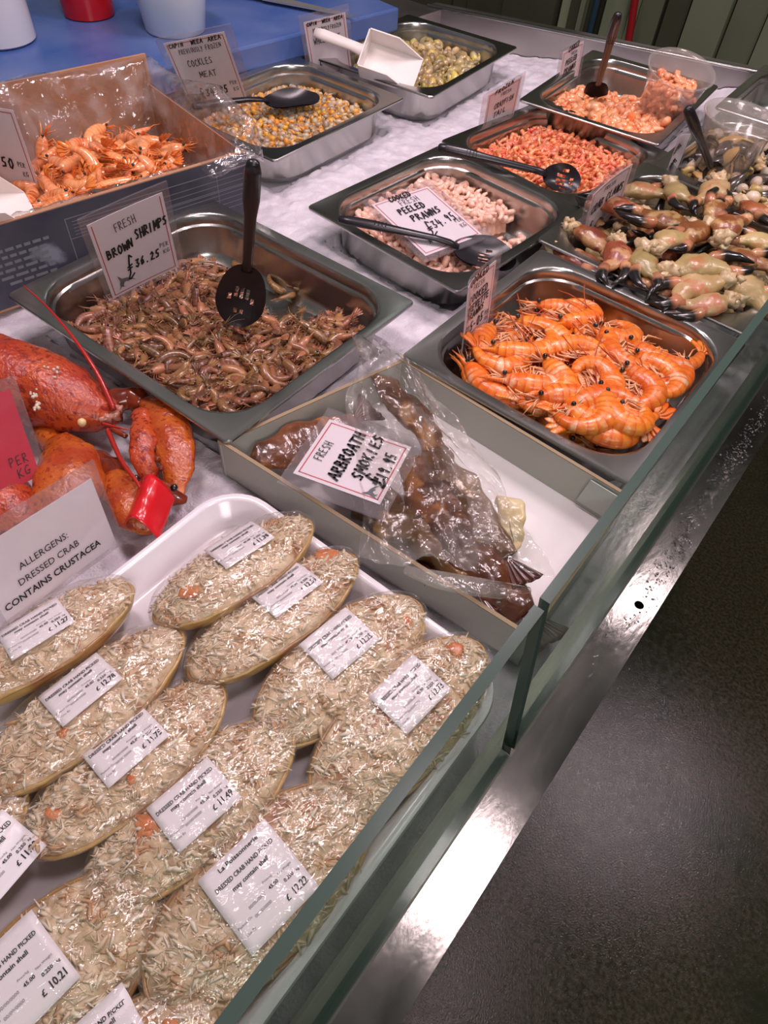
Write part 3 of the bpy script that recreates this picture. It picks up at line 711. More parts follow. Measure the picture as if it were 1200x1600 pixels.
for k in range(60):               # deeper layer first, seen between the top ones
    a, b = PANS['C'][1:3]; p = inpan(a, b, .064)(rd)
    if not p or not (p[0] > -.06 or p[1] < .05): continue
    whole_prawn(rd.randrange(4), MC @ tmat(rd, p[0], p[1], -.043 + .012 * rd.random(), 14), 'large orange prawn mostly buried under the top ones beside the front glass', 'whole prawns deep in the heap')
for (u, v, h, a, s, mir, lab) in lst:
    p = at(u, v, h); q = at(u + 40 * math.cos(R_(a)), v + 40 * math.sin(R_(a)), h)
    # keep inside the walls
    lp = MC.inverted() @ p; lp.x = max(-.120, min(.120, lp.x)); lp.y = max(-.125, min(.125, lp.y)); p = MC @ lp
    Mx = frame(p, q - at(u, v, h), z=(rd.uniform(-.2, .2), rd.uniform(-.2, .2), -1 if mir else 1)); whole_prawn(s, Mx, lab, 'large whole prawns')

# peeled prawns
pp = [proto('peeled_prawn', curl_piece(L, r, c, 40 + i), M['peeled']) for i, (L, r, c) in enumerate(((.034, .0062, 250), (.032, .0066, 210), (.036, .0058, 290), (.028, .0064, 170)))]
def keepB(x, y, r):
    d = (x - .075) ** 2 / .055 ** 2 + (y - .055) ** 2 / .085 ** 2
    return d > 1
pile('B', 'peeled_prawn', pp, 270, 260, lambda x, y: -.040 + .016 * max(0, min(1, .6 - x / .3 - y / .9)), .0112, 'small pale pink peeled prawn in the pan with the card laid flat on top', 'prawn', 'small peeled prawns',
     'pink peeled prawns under the loose top ones in the pan with the flat card', keep=keepB, stmats=M['peeled'], seed=2)
rd = random.Random(9); MB_ = PANS['B'][0]
for k in range(14):
    x, y = rd.uniform(.035, .10), rd.uniform(-.01, .11)
    tag(link('peeled_prawn', pp[k % 4][0], M=MB_ @ tmat(rd, x, y, -.056, 8)), 'loose peeled prawn in thin liquid at the emptied right end of its pan', 'prawn', 'peeled prawns in the emptied corner')
# crayfish tails
cp = [proto('crayfish_tail', curl_piece(L, r, c, 60 + i, rough=.22), M['cray']) for i, (L, r, c) in enumerate(((.026, .0052, 240), (.030, .0048, 150), (.024, .0056, 280), (.032, .0044, 100)))]
pile('D', 'crayfish_tail', cp, 299, 320, lambda x, y: -.030 + .012 * math.exp(-(x * x + y * y) / .01), .0098, 'ragged red crayfish tail in the pan behind the peeled prawns', 'crayfish', 'crayfish tails',
     'red crayfish tails under the loose top ones in the pan behind the peeled prawns', stmats=M['cray'], seed=3, tilt=32)
# king prawns
kp = [proto('king_prawn', curl_piece(L, r, c, 70 + i, n=12, k=8), M['peelbig']) for i, (L, r, c) in enumerate(((.050, .0088, 200), (.052, .0084, 240), (.046, .0092, 150)))]
pile('E', 'king_prawn', kp, 140, 110, lambda x, y: -.046 + .030 * max(0, min(1, .62 - y / .30 + x * .6)), .0155, 'plump orange peeled king prawn in the pan nearest the far wall', 'prawn', 'peeled king prawns',
     'peeled king prawns under the loose top ones in the pan nearest the far wall', keep=lambda x, y, r: y - x * .35 < .075, stmats=M['peelbig'], seed=4)
# cockles
def cockle(seed, k):
    rd = random.Random(seed); g = G(); ball(g, (0, 0, 0), (.0058 * k, .0046 * k, .0038 * k), 0, 7, 5, jit=.5)
    tube(g, [(-.003, 0, .002), (.001, .002, .0038), (.006, .001, .002), (.0085, -.002, .0)], [.0018, .0026, .0022, .0008], 5, mi=1); return g
ck = [proto('cockle', cockle(i, k), [M['cockle'], M['cockleo']] if i != 2 else [M['cockleo'], M['cockle']]) for i, k in enumerate((1.1, 1.3, 1.2))]
pile('G', 'cockle', ck, 299, 560, lambda x, y: -.034 + .010 * math.exp(-(x * x + y * y) / .012), .0100, 'small orange and grey cockle in the pan behind the cardboard box', 'cockle', 'cockle meats',
     'cockle meat filling the pan behind the cardboard box under the loose top ones', stmats=[M['cockle'], M['cockleo']], seed=6, tilt=40, stdrop=.003)
# whelks
def whelk(seed, s):
    rd = random.Random(seed); g = G(); pts = []; rad = []
    for i in range(15):
        t = i / 14; a = t * R_(620); R0 = .0115 * s * (1 - t * .85)
        pts.append((R0 * math.cos(a), R0 * math.sin(a), .017 * s * t)); rad.append(.0085 * s * (1 - t * .8) * (1 + .14 * rd.uniform(-1, 1)))
    tube(g, pts, rad, 8); ball(g, (.011 * s, -.004 * s, -.002 * s), (.011 * s, .009 * s, .006 * s), 0, 8, 6, jit=.5); return g
wk = [proto('whelk', whelk(i, s), M['whelk']) for i, s in enumerate((.95, 1.05, .85))]
pile('H', 'whelk', wk, 90, 70, lambda x, y: -.036 + .012 * math.exp(-(x * x + y * y) / .012), .021, 'olive yellow coiled whelk in the pan with the white scoop', 'whelk', 'whelks in the far pan',
     'whelks under the top ones in the pan with the white scoop', stmats=M['whelk'], seed=8, tilt=60, mar=.04)

# crab claws
def claw_parts(seed, s=1.):
    rd = random.Random(seed); P = {}
    g = G(); pts = [(-.034, 0, 0), (-.028, 0, 0), (-.018, .001, .001), (-.006, .002, .001), (.006, .002, .001), (.017, -.001, 0), (.026, -.006, 0), (.034, -.0095, 0)]
    rr = [.0055, .0095, .0150, .0178, .0172, .0130, .0088, .0072]
    q_ = []; w_ = []
    for i in range(len(pts) - 1):
        for k in range(3): q_.append(Vector(pts[i]).lerp(Vector(pts[i + 1]), k / 3)); w_.append(rr[i] + (rr[i + 1] - rr[i]) * k / 3)
    q_.append(Vector(pts[-1])); w_.append(rr[-1])
    tube(g, [p * s for p in q_], [(r * s, r * s * .62) for r in w_], 22)
    g.v = [tuple(Vector(p) * (1 + .17 * noise.noise(Vector(p) * 75 + Vector((seed * 3, 0, 0))) + .07 * noise.noise(Vector(p) * 210)) + Vector((0, .0022 * s * max(0, p[1] / (.017 * s)) ** 3, 0))) for p in g.v]; P['palm'] = g
    g = G(); tube(g, [Vector(p) * s for p in ((.030, -.0090, 0), (.040, -.0115, 0), (.052, -.0095, 0), (.066, -.001, 0))], [(.0084 * s, .0070 * s), (.0078 * s, .0064 * s), (.0056 * s, .0046 * s), (.0010 * s, .001 * s)], 8); P['fixed_finger'] = g
    g = G(); tube(g, [Vector(p) * s for p in ((.010, .010, 0), (.020, .0160, .001), (.034, .0185, .001), (.050, .0140, .001), (.064, .003, .0))], [(.0060 * s, .006 * s), (.0082 * s, .0074 * s), (.0080 * s, .0068 * s), (.0055 * s, .0046 * s), (.001 * s, .001 * s)], 9, mi=0)
    P['moving_finger'] = g
    g = G(); ball(g, Vector((-.036, 0, 0)) * s, (.012 * s, .011 * s, .009 * s), 0, 10, 8, jit=.9)
    for k in range(7):
        ball(g, Vector((-.036 - rd.uniform(0, .014), rd.uniform(-.009, .009), rd.uniform(-.005, .008))) * s, (rd.uniform(.003, .007) * s, rd.uniform(.003, .006) * s, rd.uniform(.002, .005) * s), 0, 7, 5, jit=.9)
    P['joint'] = g
    return P
CP = [claw_parts(i, s) for i, s in enumerate((1.0, 1.12, .9))]
CM = []
for P in CP:
    for sh in ('clawsh', 'clawpale'):
        CM.append(dict(palm=P['palm'].mesh('claw_palm', M[sh]), fixed_finger=P['fixed_finger'].mesh('claw_finger', M['clawfin']), moving_finger=P['moving_finger'].mesh('claw_thumb', M['clawfin']), joint=P['joint'].mesh('claw_joint', M['joint'])))
def crab_claw(i, Mx, label, group='crab claws'):
    r = empty('crab_claw', M=Mx); tag(r, label, 'crab claw', group)
    for k, me in CM[i].items(): link({'palm': 'palm', 'fixed_finger': 'finger', 'moving_finger': 'finger', 'joint': 'joint'}[k], me, r)
MF = PANS['F'][0]; rd = random.Random(21)
for (x, y) in darts(rd, 46, inpan(.298, .322, .055), .030):
    crab_claw(rd.randrange(6), MF @ tmat(rd, x, y, -.036, 20), 'crab claw deep in the heaped claw pan, mostly hidden by the ones on top', 'crab claws under the top layer')
clst = [(925, 375, .0, 30, 0, 0, 'dark brown claw at the left rim of the claw pan, black tips down left'), (905, 405, -.012, 25, 2, 1, 'reddish claw lying low along the left end of the claw pan'),
        (960, 400, .008, 100, 0, 0, 'broad pinkish brown claw palm, left of the heap'), (1005, 300, .0, 5, 1, 0, 'pale claw with a cut open side at the back left'), (965, 325, .006, -160, 0, 1, 'brown claw with long black tips pointing left'),
        (1010, 410, .012, 80, 1, 1, 'mottled upright claw with a pale broken end in the middle front'), (1050, 375, .022, -30, 1, 0, 'bleached cream claw joint in the centre of the heap'),
        (1085, 365, .022, 150, 0, 1, 'brown claw right of the bleached joint'), (1140, 355, .026, -55, 2, 0, 'claw standing up right of centre with open black tips'),
        (1095, 420, .018, 0, 3, 0, 'long pale claw lying level at the front, above two others'), (1090, 450, .010, 170, 3, 1, 'pale claw directly below the long level one'),
        (1105, 475, .006, 175, 5, 0, 'greenish pale claw at the very front edge of the claw pan'), (1165, 455, .006, 25, 3, 0, 'pale claw with black tip at the front right by the glass'),
        (1160, 410, .012, 5, 0, 0, 'red brown claw at the right side behind the glass'), (1060, 300, .018, 60, 5, 1, 'cream ragged claw end at the back centre'),
        (1110, 300, .020, 120, 3, 0, 'pale claw with ragged white meat near the back right'), (1185, 330, .016, 40, 0, 1, 'brown claw at the far right of the heap'),
        (1040, 345, .012, 190, 2, 0, 'small brown claw half under the bleached joint'), (1120, 330, .022, -70, 4, 0, 'claw pointing up beside the ragged white meat'),
        (1030, 450, .0, 200, 4, 1, 'brown claw at the front middle against the pan wall'), (1190, 380, .02, 200, 5, 1, 'pale claw end sticking out at the right edge of the picture')]
for (u, v, h, a, s, mir, lab) in clst:
    p = at(u, v, h); q = at(u + 40 * math.cos(R_(a)), v + 40 * math.sin(R_(a)), h) - p
    crab_claw(s, frame(p, q + Vector((0, 0, rd.uniform(-.15, .15) * q.length)), z=(rd.uniform(-.3, .3), rd.uniform(-.3, .3), -1 if mir else 1)), lab, 'crab claws on top of the heap')

# mussels and cockles
def mussel():
    g = G(); sh = G()
    for sgn in (-1, 1):
        def f(u, v, sgn=sgn):
            x = (u - .4) * .042; w = .0105 * math.sin(math.pi * min(1, u * .93 + .05)) ** .7; a = (v - .5) * math.pi
            return (x, math.sin(a) * w, sgn * (math.cos(a) * w * .55 + .0005) + sgn * .004 * u)
        grid(g, 8, 8, f, 0)
    ball(g, (0, 0, 0), (.015, .0075, .0042), 1, 9, 6, jit=.5); return g
def nutshell():
    g = G()
    ball(g, (0, 0, 0), (.0105, .010, .0075), 0, 14, 8)
    g.v = [tuple(Vector(p) * (1 + .05 * math.cos(14 * math.atan2(p[1], p[0])))) for p in g.v]; return g
mu = [proto('mussel', mussel(), [M['mussel'], M['musselm']]), proto('mussel', mussel(), [M['musselm'], M['musselm']])]
nu = [proto('cockle_in_shell', nutshell(), [M['nut'], M['nut']]), (None, whelk(5, .6))]
nu[1] = (nu[1][1].mesh('sea_snail', [M['whelk'], M['musselm']]), nu[1][1])
pile('I', 'mussel', mu, 60, 50, lambda x, y: -.026, .022, 'opened mussel with orange meat in the mixed shellfish pan', 'mussel', 'mussels in the mixed pan', 'mixed shellfish lying under the top layer of the mixed pan', stmats=[M['mussel'], M['musselm']], seed=12, tilt=30, mar=.036)
pile('I', 'shelled_cockle', nu, 70, 0, lambda x, y: -.018, .019, 'small rounded shellfish between the mussels in the mixed pan', 'cockle', 'cockles in the mixed pan', '', seed=13, tilt=50, mar=.036)

# ------------------------------------------------------------------ lettering
STROKES = {
 'A': [[(0, 0), (.45, 1), (.9, 0)], [(.18, .38), (.72, .38)]], 'B': [[(.05, 0), (.08, 1), (.55, .95), (.6, .7), (.12, .52)], [(.12, .52), (.75, .42), (.7, .08), (.05, 0)]],
 'C': [[(.8, .85), (.45, 1), (.08, .6), (.15, .12), (.5, 0), (.82, .15)]], 'D': [[(.08, 0), (.1, 1), (.6, .85), (.8, .45), (.55, .08), (.08, 0)]],
 'E': [[(.75, .98), (.1, .95), (.08, .02), (.78, .03)], [(.1, .5), (.62, .52)]], 'F': [[(.8, 1), (.12, .95), (.1, 0)], [(.1, .52), (.65, .55)]],
 'G': [[(.8, .85), (.45, 1), (.08, .6), (.15, .1), (.6, .02), (.82, .4), (.5, .42)]], 'H': [[(.08, 1), (.1, 0)], [(.78, 1), (.8, 0)], [(.08, .5), (.8, .52)]],
 'I': [[(.3, 1), (.28, 0)]], 'K': [[(.08, 1), (.1, 0)], [(.75, 1), (.12, .45), (.8, 0)]], 'L': [[(.1, 1), (.08, .02), (.72, .04)]],
 'M': [[(.02, 0), (.12, 1), (.48, .3), (.85, 1), (.95, 0)]], 'N': [[(.05, 0), (.12, 1), (.72, .05), (.8, 1)]], 'O': [[(.45, 1), (.1, .75), (.08, .25), (.42, 0), (.78, .25), (.8, .7), (.45, 1)]],
 'P': [[(.08, 0), (.1, 1), (.6, .95), (.7, .65), (.12, .45)]], 'R': [[(.08, 0), (.1, 1), (.6, .95), (.65, .65), (.12, .48), (.8, 0)]],
 'S': [[(.75, .88), (.4, 1), (.12, .75), (.65, .4), (.6, .08), (.08, .1)]], 'T': [[(.0, 1), (.85, .98)], [(.42, 1), (.38, 0)]], 'U': [[(.08, 1), (.1, .2), (.42, 0), (.75, .2), (.78, 1)]],
 'V': [[(.05, 1), (.4, 0), (.8, 1)]], 'W': [[(.02, 1), (.22, 0), (.48, .7), (.72, 0), (.98, 1)]], 'X': [[(.05, 1), (.75, 0)], [(.75, 1), (.05, 0)]], 'Y': [[(.05, 1), (.4, .5)], [(.8, 1), (.2, -.15)]],
 'Z': [[(.05, 1), (.78, .98), (.05, .02), (.8, .02)]], '0': [[(.4, 1), (.1, .6), (.2, .08), (.5, 0), (.75, .4), (.65, .9), (.4, 1)]], '1': [[(.25, .85), (.42, 1), (.38, 0)]],
 '2': [[(.1, .8), (.4, 1), (.68, .75), (.1, .02), (.8, .05)]], '3': [[(.1, .92), (.65, .95), (.3, .55), (.68, .3), (.4, 0), (.05, .1)]], '4': [[(.3, 1), (.08, .4), (.8, .42)], [(.6, .75), (.55, -.1)]],
 '5': [[(.75, 1), (.25, .98), (.18, .55), (.62, .5), (.6, .1), (.1, .02)]], '6': [[(.6, 1), (.15, .5), (.25, .02), (.65, .15), (.55, .48), (.15, .4)]], '7': [[(.08, .98), (.75, 1), (.3, 0)]],
 '8': [[(.4, .5), (.15, .75), (.4, 1), (.65, .75), (.4, .5), (.1, .2), (.4, 0), (.7, .2), (.4, .5)]], '9': [[(.7, .75), (.4, 1), (.15, .75), (.4, .5), (.7, .75), (.55, 0)]],
 '£': [[(.85, 1.0), (.5, 1.15), (.38, .7), (.42, .1), (.1, -.25), (.35, -.3), (.9, -.1)], [(.1, .5), (.75, .55)], [(.12, .32), (.72, .36)]],
 '.': [[(.25, .0), (.32, .06)]], '-': [[(.1, .45), (.5, .47)]], ':': [[(.25, .1), (.3, .14)], [(.25, .7), (.3, .74)]], '/': [[(0, -.1), (.6, 1.1)]], '(': [[(.4, 1.1), (.2, .5), (.3, -.1)]]}
def stroke_text(txt, w, h, x, y, th, seed=0, slant=.12, wob=.05, ang=0):
    """handwritten line: left end x, baseline y, total width w, letter height h, pen width th -> (verts, faces)"""
    rd = random.Random(hash(txt) % 1000 + seed if False else sum(map(ord, txt)) + seed); V = []; F = []; n = len(txt); adv = w / max(n, 1)
    ca, sa = math.cos(R_(ang)), math.sin(R_(ang))
    for i, ch in enumerate(txt):
        oy = rd.uniform(-.06, .06) * h
        for st in STROKES.get(ch, []):
            pts = []
            for (a, b) in st:
                px = adv * (i + .08 + .84 * a) + b * h * slant + rd.uniform(-wob, wob) * adv * .6; py = b * h + oy + rd.uniform(-wob, wob) * h
                pts.append(Vector((x + px * ca - py * sa, y + px * sa + py * ca)))
            for k in range(len(pts) - 1):
                a, b = pts[k], pts[k + 1]; d = (b - a)
                if d.length < 1e-7: continue
                d = d.normalized(); nn = Vector((-d.y, d.x)) * th / 2; a2, b2 = a - d * th * .3, b + d * th * .3
                o = len(V); V += [a2 + nn, a2 - nn, b2 - nn, b2 + nn]; F.append((o, o + 1, o + 2, o + 3))
                m_ = len(V); V += [b + Vector((math.cos(t), math.sin(t))) * th * .5 for t in [j * math.pi / 3 for j in range(6)]]; F.append(tuple(range(m_, m_ + 6)))
    return V, F
_tc = {}
def print_text(txt, size, x, y, align='LEFT', bold=0., xs=1.):
    key = (txt, align, bold)
    if key not in _tc:
        c = D.curves.new('t', 'FONT'); c.body = txt; c.size = 1; c.align_x = align; c.offset = bold; c.resolution_u = 2
        o = D.objects.new('t', c); COL.objects.link(o); dg = bpy.context.evaluated_depsgraph_get(); me = D.meshes.new_from_object(o.evaluated_get(dg))
        _tc[key] = ([Vector((v.co.x, v.co.y)) for v in me.vertices], [tuple(p.vertices) for p in me.polygons])
        D.objects.remove(o); D.meshes.remove(me); D.curves.remove(c)
    V, F = _tc[key]; return [Vector((x + v.x * size * xs, y + v.y * size)) for v in V], F
def put(g, VF, surf, off=.0005):
    V, F = VF; g.add([surf(p.x, p.y, off) for p in V], F)
def ribbon(g, x0, y0, x1, y1, surf, off=.0004, n=6):
    V = []; 
    lx = (x1 - x0) >= (y1 - y0)
    for i in range(n + 1):
        t = i / n
        if lx: V += [(x0 + (x1 - x0) * t, y0), (x0 + (x1 - x0) * t, y1)]
        else: V += [(x0, y0 + (y1 - y0) * t), (x1, y0 + (y1 - y0) * t)]
    g.add([surf(p[0], p[1], off) for p in V], [(2 * i, 2 * i + 2, 2 * i + 3, 2 * i + 1) if lx else (2 * i, 2 * i + 1, 2 * i + 3, 2 * i + 2) for i in range(n)])
MARLIN = [(0, 0), (.10, .22), (.12, .40), (.17, .52), (.10, .95), (.30, .66), (.55, .60), (.80, .45), (.98, .20), (.78, .36), (.58, .42), (.66, .30), (.50, .38), (.40, .40), (.32, .30), (.28, .18), (.38, .10), (.26, .13), (.16, .18)]
def emblem(x, y, s):
    # leaping sailfish: bill, raised fin, curved back
    c = Vector((.28, .40)); V = [Vector((x + p[0] * s, y + p[1] * s)) for p in MARLIN]; V.append(Vector((x + c.x * s, y + c.y * s)))
    V = V[:-1]; F = [tuple(range(len(V)))]
    return V, F

def card(name, w, h, ex, ey, pos, lines, label, frame_='full', bend=0., emb=None, sleeve=(.008, .012, .008, .006), paper='paper', cat='price card', border='redink', thick=.0006, group=None, curlside=None):
    """pos = bottom centre of the paper; ex, ey = its right and up directions"""
    ex = Vector(ex).normalized(); ey = Vector(ey); ey = (ey - ex * ey.dot(ex)).normalized(); ez = ex.cross(ey)
    Mx = Matrix(((ex.x, ey.x, ez.x, pos[0]), (ex.y, ey.y, ez.y, pos[1]), (ex.z, ey.z, ez.z, pos[2]), (0, 0, 0, 1)))
    r = empty(name, M=Mx); tag(r, label, cat, group)
    def surf(x, y, off=0.):
        z = bend * (x / (w / 2)) ** 2 * .01
        if curlside: z -= curlside * max(0, -x - w * .12) ** 2 * 14
        return (x, y, z + off)
    g = G(); n = 8
    def sheet(g, x0, y0, x1, y1, o0, o1, mi=0):
        W = n + 1; vs = []
        for off in (o1, o0):
            for j in range(2):
                for i in range(W): vs.append(surf(x0 + (x1 - x0) * i / n, y0 + (y1 - y0) * j, off))
        fs = [(i, i + 1, W + i + 1, W + i) for i in range(n)] + [(2 * W + i, 3 * W + i, 3 * W + i + 1, 2 * W + i + 1) for i in range(n)]
        fs += [(i + 1, i, 2 * W + i, 2 * W + i + 1) for i in range(n)] + [(W + i, W + i + 1, 3 * W + i + 1, 3 * W + i) for i in range(n)] + [(0, W, 3 * W, 2 * W), (n, 2 * W + n, 3 * W + n, W + n)]
        g.add(vs, fs, mi)
    sheet(g, -w / 2, 0, w / 2, h, -thick / 2, thick / 2); obj('paper', g, M[paper], r, smooth=False)
    if sleeve:
        g = G(); sheet(g, -w / 2 - sleeve[0], -sleeve[3], w / 2 + sleeve[2], h + sleeve[1], -.0011, .0011); obj('clear_sleeve', g, M['sleeve'], r, smooth=False)
    if frame_:
        g = G(); m_ = .0035; t = .0013
        x0_, x1_, y0_, y1_ = -w / 2 + m_, w / 2 - m_, m_, h - m_
        ribbon(g, x0_, y0_, x1_, y0_ + t, surf); ribbon(g, x0_, y0_, x0_ + t, y1_, surf, n=2); ribbon(g, x1_ - t, y0_, x1_, y1_, surf, n=2)
        if frame_ == 'full': ribbon(g, x0_, y1_ - t, x1_, y1_, surf)
        obj('red_border', g, M[border], r, smooth=False)
    gi, gp = G(), G()
    for ln in lines:
        kind = ln[0]
        if kind == 'm': _, t, wd_, hh, x, y, th = ln[:7]; put(gi, stroke_text(t, wd_ * w, hh * h, x * w - w / 2, y * h, th, ang=ln[7] if len(ln) > 7 else 0), surf, .0013)
        elif kind == 'p': _, t, wd_, hh, x, y, th = ln[:7]; put(gp, stroke_text(t, wd_ * w, hh * h, x * w - w / 2, y * h, th, wob=.02, slant=.02, ang=ln[7] if len(ln) > 7 else 0), surf, .0013)
        elif kind == 'f': _, t, sz, x, y, bold = ln[:6]; put(gi, print_text(t, sz, x, y, 'CENTER', bold), surf, .0013)
    if gi.v: obj('marker_lettering', gi, M['ink'], r, smooth=False)
    if gp.v: obj('pen_lettering', gp, M['ink2'], r, smooth=False)
    if emb:
        g = G(); put(g, emblem(emb[0] * w - w / 2, emb[1] * h, emb[2] * w), surf, .0010); obj('leaping_fish_emblem', g, M['emb'], r, smooth=False)
    return r
TH = .0022
def C3(x, y, h): return (x, y, ZR + h)
card('price_card', .093, .115, (.201, .973, .112), (.19, -.151, .97), C3(-.6832, .4253, -.0197),
     [('p', 'FRESH', .30, .095, .30, .79, .0010, 4), ('m', 'BROWN', .38, .10, .10, .52, TH, 5), ('m', 'SHRIMPS', .46, .11, .52, .60, TH, 4), ('m', '£', .12, .20, .28, .22, TH), ('m', '36.25', .36, .095, .42, .27, TH), ('p', 'PER', .13, .05, .80, .37, .0008), ('p', 'KG', .10, .05, .83, .28, .0008)],
     'upright white card reading FRESH BROWN SHRIMPS £36.25, with red side lines', frame_='open', emb=(.12, .07, .26), bend=.1)
card('price_card', .098, .122, (.714, .672, .198), (.103, -.38, .919), C3(-1.0018, .8498, -.0197),
     [('m', 'CAPIN', .24, .055, .06, .925, .0014), ('m', 'WEEA', .2, .055, .42, .925, .0014), ('m', 'AREA', .22, .055, .70, .925, .0014), ('p', 'PREVIOUSLY', .40, .065, .18, .82, .0009), ('p', 'FROZEN', .27, .065, .62, .82, .0009), ('p', 'COCKLES', .42, .09, .24, .63, .0012), ('p', 'MEAT', .30, .085, .36, .45, .0012),
      ('m', '£', .1, .12, .22, .16, TH), ('m', '34.95', .40, .105, .34, .17, TH), ('p', 'PER', .13, .05, .80, .27, .0008), ('p', 'KG', .1, .05, .83, .17, .0008)],
     'white card reading PREVIOUSLY FROZEN COCKLES MEAT 34.95 behind the plastic lined box', sleeve=(.010, .010, .014, .010))
card('price_card', .078, .100, (.577, .798, .175), (.009, -.22, .975), C3(-.972, 1.112, -.030),
     [('m', 'CAPIN', .24, .055, .06, .925, .0014), ('m', 'WEEA', .2, .055, .42, .925, .0014), ('m', 'AREA', .22, .055, .70, .925, .0014), ('p', 'PREVIOUSLY', .40, .065, .18, .80, .0009), ('p', 'FROZEN', .27, .065, .60, .80, .0009), ('p', 'WHELKMEAT', .66, .10, .16, .60, .0012), ('m', '£', .12, .12, .18, .16, .0016)],
     'white card reading PREVIOUSLY FROZEN WHELKMEAT behind the white scoop handle')
card('price_card', .080, .100, (.878, .477, -.022), (.032, -.011, .999), C3(-.9289, .4156, .0195),
     [('m', 'S', .16, .12, .28, .50, TH), ('m', '.50', .34, .12, .36, .26, TH), ('p', 'PER', .13, .06, .76, .29, .0008), ('p', 'KG', .1, .06, .80, .17, .0008), ('p', 'FRESH', .3, .07, .32, .82, .0009)],
     'pinkish white card ending 50 PER KG at the left edge of the picture', sleeve=(.006, .008, .009, .012))
card('price_card', .074, .091, (.238, .949, .208), (.151, -.247, .957), C3(-.6188, 1.1501, -.0404),
     [('m', 'FROZEN', .56, .08, .20, .92, .0016, 6), ('p', 'FRESH', .32, .07, .40, .82, .0009), ('m', 'CRAYFISH', .60, .10, .24, .62, .0015), ('m', 'TAIL', .40, .10, .26, .44, .0017), ('m', '£18.50', .70, .11, .10, .20, .0020)],
     'upright card reading FRESH CRAYFISH TAIL in the pan of red crayfish tails', sleeve=(.012, .005, .008, .006))
card('price_card', .066, .082, (.1, .992, .082), (-.049, -.078, .996), C3(-.6161, 1.4012, -.0407),
     [('m', 'COOKED', .50, .10, .26, .93, .0018, 8), ('p', 'FRESH', .3, .06, .4, .84, .0008), ('m', 'PEELED', .55, .11, .2, .66, .0019, 6), ('m', 'PRAWNS', .58, .11, .18, .48, .0019, 6), ('m', '£19.95', .6, .13, .12, .22, .0017, 4)],
     'small upright card in the king prawn pan nearest the far wall', sleeve=(.010, .004, .008, .006))
card('price_card', .071, .094, (-.039, .999, -.03), (-.087, .027, .996), C3(-.3137, .6156, -.0306),
     [('m', 'COOKED', .60, .085, .16, .92, .0018, 5), ('p', 'FRESH', .36, .07, .30, .83, .0008), ('m', 'COOKED', .62, .09, .18, .68, .0018, 3), ('m', 'CREVETTE', .72, .09, .14, .55, .0018, 3), ('m', 'PRAWNS', .55, .08, .18, .44, .0018, 3), ('m', '£25-05', .66, .12, .10, .25, .0019, 4), ('p', 'PER', .14, .055, .80, .32, .0008), ('p', 'KG', .10, .055, .82, .24, .0008)],
     'upright card reading FRESH COOKED CREVETTE PRAWNS £25-05 at the pan corner', sleeve=(.010, .006, .010, .008), emb=(.06, .07, .2), curlside=-.6)
card('price_card', .080, .086, (.193, .939, .285), (.074, -.303, .95), C3(-.3293, .9797, -.0304),
     [('p', 'FRESH', .30, .08, .36, .82, .0009), ('m', 'CRAB', .34, .17, .08, .52, .0019, 2), ('m', 'CLAWS', .42, .17, .48, .54, .0019, 2), ('m', '£', .1, .14, .14, .14, .0018)],
     'clouded plastic card reading CRAB CLAWS at the left end of the claw pan', sleeve=(.018, .012, .010, .012), bend=.3)
pB = at(710, 383, -.012); exB = (at(681, 302, -.012) - at(597, 330, -.012)); eyB = at(597, 330, -.010) - at(669, 402, -.012)
card('price_card', .102, .125, exB, eyB + Vector((0, 0, .012)), pB,
     [('m', 'COOKED', .38, .075, .27, .93, .0020, 2), ('p', 'FRESH', .34, .09, .36, .82, .0009), ('m', 'PEELED', .46, .10, .22, .68, .0022, 2), ('m', 'PRAWNS', .52, .10, .30, .52, .0022, 2), ('m', '£', .14, .16, .34, .28, .0020), ('m', '34.95', .44, .12, .48, .33, .0018, 4), ('p', 'PER', .13, .06, .83, .30, .0008), ('p', 'KG', .1, .06, .84, .20, .0008)],
     'white card reading FRESH PEELED PRAWNS £34.95 lying flat on the prawns', sleeve=(.010, .012, .012, .010), emb=(.20, .12, .22))
pS = at(619, 742, .012); exS = at(517, 658, .012) - at(457, 747, .012); eyS = at(457, 747, .012) - at(595, 798, .012)
card('price_card', .079, .088, exS, eyS, pS,
     [('p', 'FRESH', .34, .10, .30, .80, .0009, -2), ('m', 'ARBROATH', .84, .13, .10, .52, .0024), ('m', 'SMOKIES', .78, .12, .22, .30, .0022, 2), ('m', '£', .16, .15, .22, .10, .0026), ('m', '19.95', .42, .12, .36, .07, .0020, 3)],
     'white card reading FRESH ARBROATH SMOKIES £19.95 lying on the bagged fish', sleeve=(.016, .008, .014, .010), emb=(.04, .05, .22))
card('price_card', .068, .086, (-.422 + .3, .87, -.25), (-.334, .298, .894), C3(-.498, .118, -.004),
     [('p', 'PER', .30, .10, .62, .22, .0008), ('p', 'KG', .22, .10, .68, .08, .0008)],
     'bright red price card reading PER KG in front of the lobster', frame_=None, paper='fridge', sleeve=(.006, .010, .008, .006))
card('allergen_sign', .112, .070, (-.116, .977, -.176), (-.274, .139, .952), C3(-.3841, .0935, -.0107),
     [('f', 'ALLERGENS:', .0086, -.006, .035, 0), ('f', 'DRESSED CRAB', .0086, -.006, .0225, 0), ('f', 'CONTAINS CRUSTACEA', .0086, -.006, .0100, .018)],
     'white sign reading ALLERGENS: DRESSED CRAB CONTAINS CRUSTACEA standing behind the tray', frame_=None, cat='sign', sleeve=(.012, .014, .008, .004))

